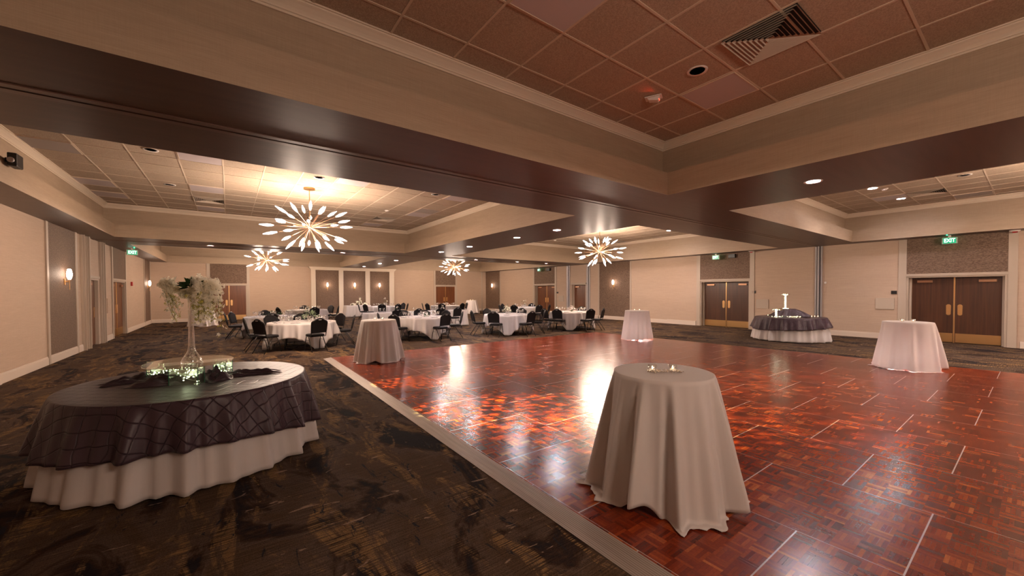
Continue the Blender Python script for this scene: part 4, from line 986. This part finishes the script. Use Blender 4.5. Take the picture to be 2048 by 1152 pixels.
# scrunched satin around the blocks
def scrunch(cx, cy, L, W, H, rz, seed, label, z=TP-.004):
    rnd = random.Random(seed); m = MB(); nx, ny = 40, 16; uv = []
    ph = [rnd.uniform(0, 6.28) for k in range(6)]
    for i in range(nx+1):
        for j in range(ny+1):
            u = i/nx*2-1; v = j/ny*2-1; env = (1-u*u)**.7*(1-v*v)**.8 if abs(u) < 1 and abs(v) < 1 else 0
            h = env*(.55+.3*sin(7*v+3*u+ph[0])+.2*sin(11*u+4*v+ph[1])+.15*sin(17*v-5*u+ph[2]))
            x = u*L/2+.03*sin(4*v+ph[3]); y = v*W/2*(1+.25*sin(3*u+ph[4])); m.v.append((x, y, H*max(0, h)+.001)); uv.append((x*1.4, y*1.4+h*.3))
    for i in range(nx):
        for j in range(ny): a = i*(ny+1)+j; m.f.append((a, a+ny+1, a+ny+2, a+1)); m.mi.append(0)
    m.uv = uv; o = m.build('satin_runner', M['satin'], smooth=True, loc=(cx, cy, z)); o.rotation_euler = (0, 0, rz); tag(o, label, 'cloth')
scrunch(-.50, 5.02, .50, .24, .10, radians(-20), 1, 'scrunched plum satin between left and middle glass blocks')
scrunch(-.16, 4.98, .34, .24, .13, radians(-40), 2, 'scrunched plum satin between middle and right glass blocks')
scrunch(.18, 5.05, .55, .20, .06, radians(-10), 3, 'flat ripple of plum satin right of the glass blocks')
scrunch(-.75, 5.35, .50, .24, .07, radians(20), 4, 'plum satin folds left of the glass blocks')
# right plum table: riser, bowls, candles, lights
RX, RY = 15.25, 5.0; RH = .26
rs = thing('display_riser', 'box riser draped in plum satin on the right display table', 'riser', (RX, RY, TP), radians(-53.8))
MB().box(-.26, .22, -.10, .22, 0, RH-.012).build('box', M['ply'], rs)
m = MB(); uv = []; n = 96
rings = [(0, .0, RH), (.23, .16, RH), (.25, .18, RH-.015), (.33, .24, RH*.62), (.44, .30, RH*.3), (.54, .36, .012)]
for i, (hx, hy, z) in enumerate(rings):
    for k in range(n):
        a = 2*pi*k/n; cx_ = math.copysign(abs(cos(a))**.6, cos(a)); sy_ = math.copysign(abs(sin(a))**.6, sin(a))
        f = 1+.05*(i > 2)*sin(13*a+i*.3); ex = 1.25 if (cx_ > 0 and i > 2) else 1
        m.v.append((hx*cx_*f*ex, .06+hy*sy_*f, z)); uv.append((hx*cx_*1.6, hy*sy_*1.6))
for i in range(len(rings)-1):
    for k in range(n): m.f.append((i*n+k, i*n+(k+1) % n, (i+1)*n+(k+1) % n, (i+1)*n+k)); m.mi.append(0)
m.uv = uv; m.build('satin_drape', M['satin'], rs, smooth=True)
def compote(x, y, z, h, r, label, seed):
    o = MB().lathe([(.0001, 0), (.07, 0), (.07, .008), (.012, .02), (.010, h-.09), (.02, h-.08), (r*.55, h-.045), (r, h), (r*.97, h), (r*.5, h-.035), (.0001, h-.07)], 28).build('glass_compote', M['glass'], smooth=True, loc=(x, y, z)); tag(o, label, 'glass bowl')
    rnd = random.Random(seed); f = thing('fairy_light_string', 'fairy lights wound in the ' + label.split(' on ')[0], 'string lights', (x, y, z)); b = MB(); pts = []
    for k in range(30): t = k/29; pts.append(Vector((.022*cos(k*1.9), .022*sin(k*1.9), .02+t*(h-.07))))
    for k in range(16): a = rnd.uniform(0, 6.28); q = rnd.uniform(.1, .8)*r; pts.append(Vector((q*cos(a), q*sin(a), h-.03)))
    for k in range(8): a = rnd.uniform(0, 6.28); q = rnd.uniform(.03, .12); pts.append(Vector((q*cos(a), q*sin(a), .012)))
    for p in pts: b.ball(p, .006, 6, 4)
    b.build('bulbs', M['fairy'], f, smooth=True); MB().tube(pts, .0012, 4).build('wire', M['fairywire'], f)
    lamp('fairy_lamp', 'POINT', (x, y, z+h+.03), 1.0, (.95, 1, .75), .04)
compote(15.12, 5.05, TP+RH+.003, .50, .15, 'tall glass compote bowl on the plum riser', 1)
compote(14.72, 5.18, TP+.004, .26, .14, 'short glass compote bowl on the right plum table', 2)
CR = [(-.62, .05, 'at the left end'), (-.56, .10, 'second from the left end'), (.02, -.52, 'front middle left'), (.10, -.50, 'front middle'), (.18, -.46, 'front middle right'), (.26, -.5, 'front right of the middle'), (.58, .02, 'right group first'), (.66, .08, 'right group second'), (.74, .14, 'right group third')]
for u, v, l in CR:
    p = Vector((15.2, 4.94, 0))+RTV.lerp(RTV, 1)*0
    rr = Vector((cos(radians(-72+90-90+54)), 0, 0))
    rd = Vector((.309, -.951, 0)); fd = Vector((.951, .309, 0)); q = p+rd*u+fd*(v)
    candle(q.x, q.y, TP+.001, 'lit tealight on the right plum table, ' + l)
fairy(15.0, 4.85, TP+.004, .5, .5, .03, 0, 30, 'fairy lights strewn across the right plum table', 77)
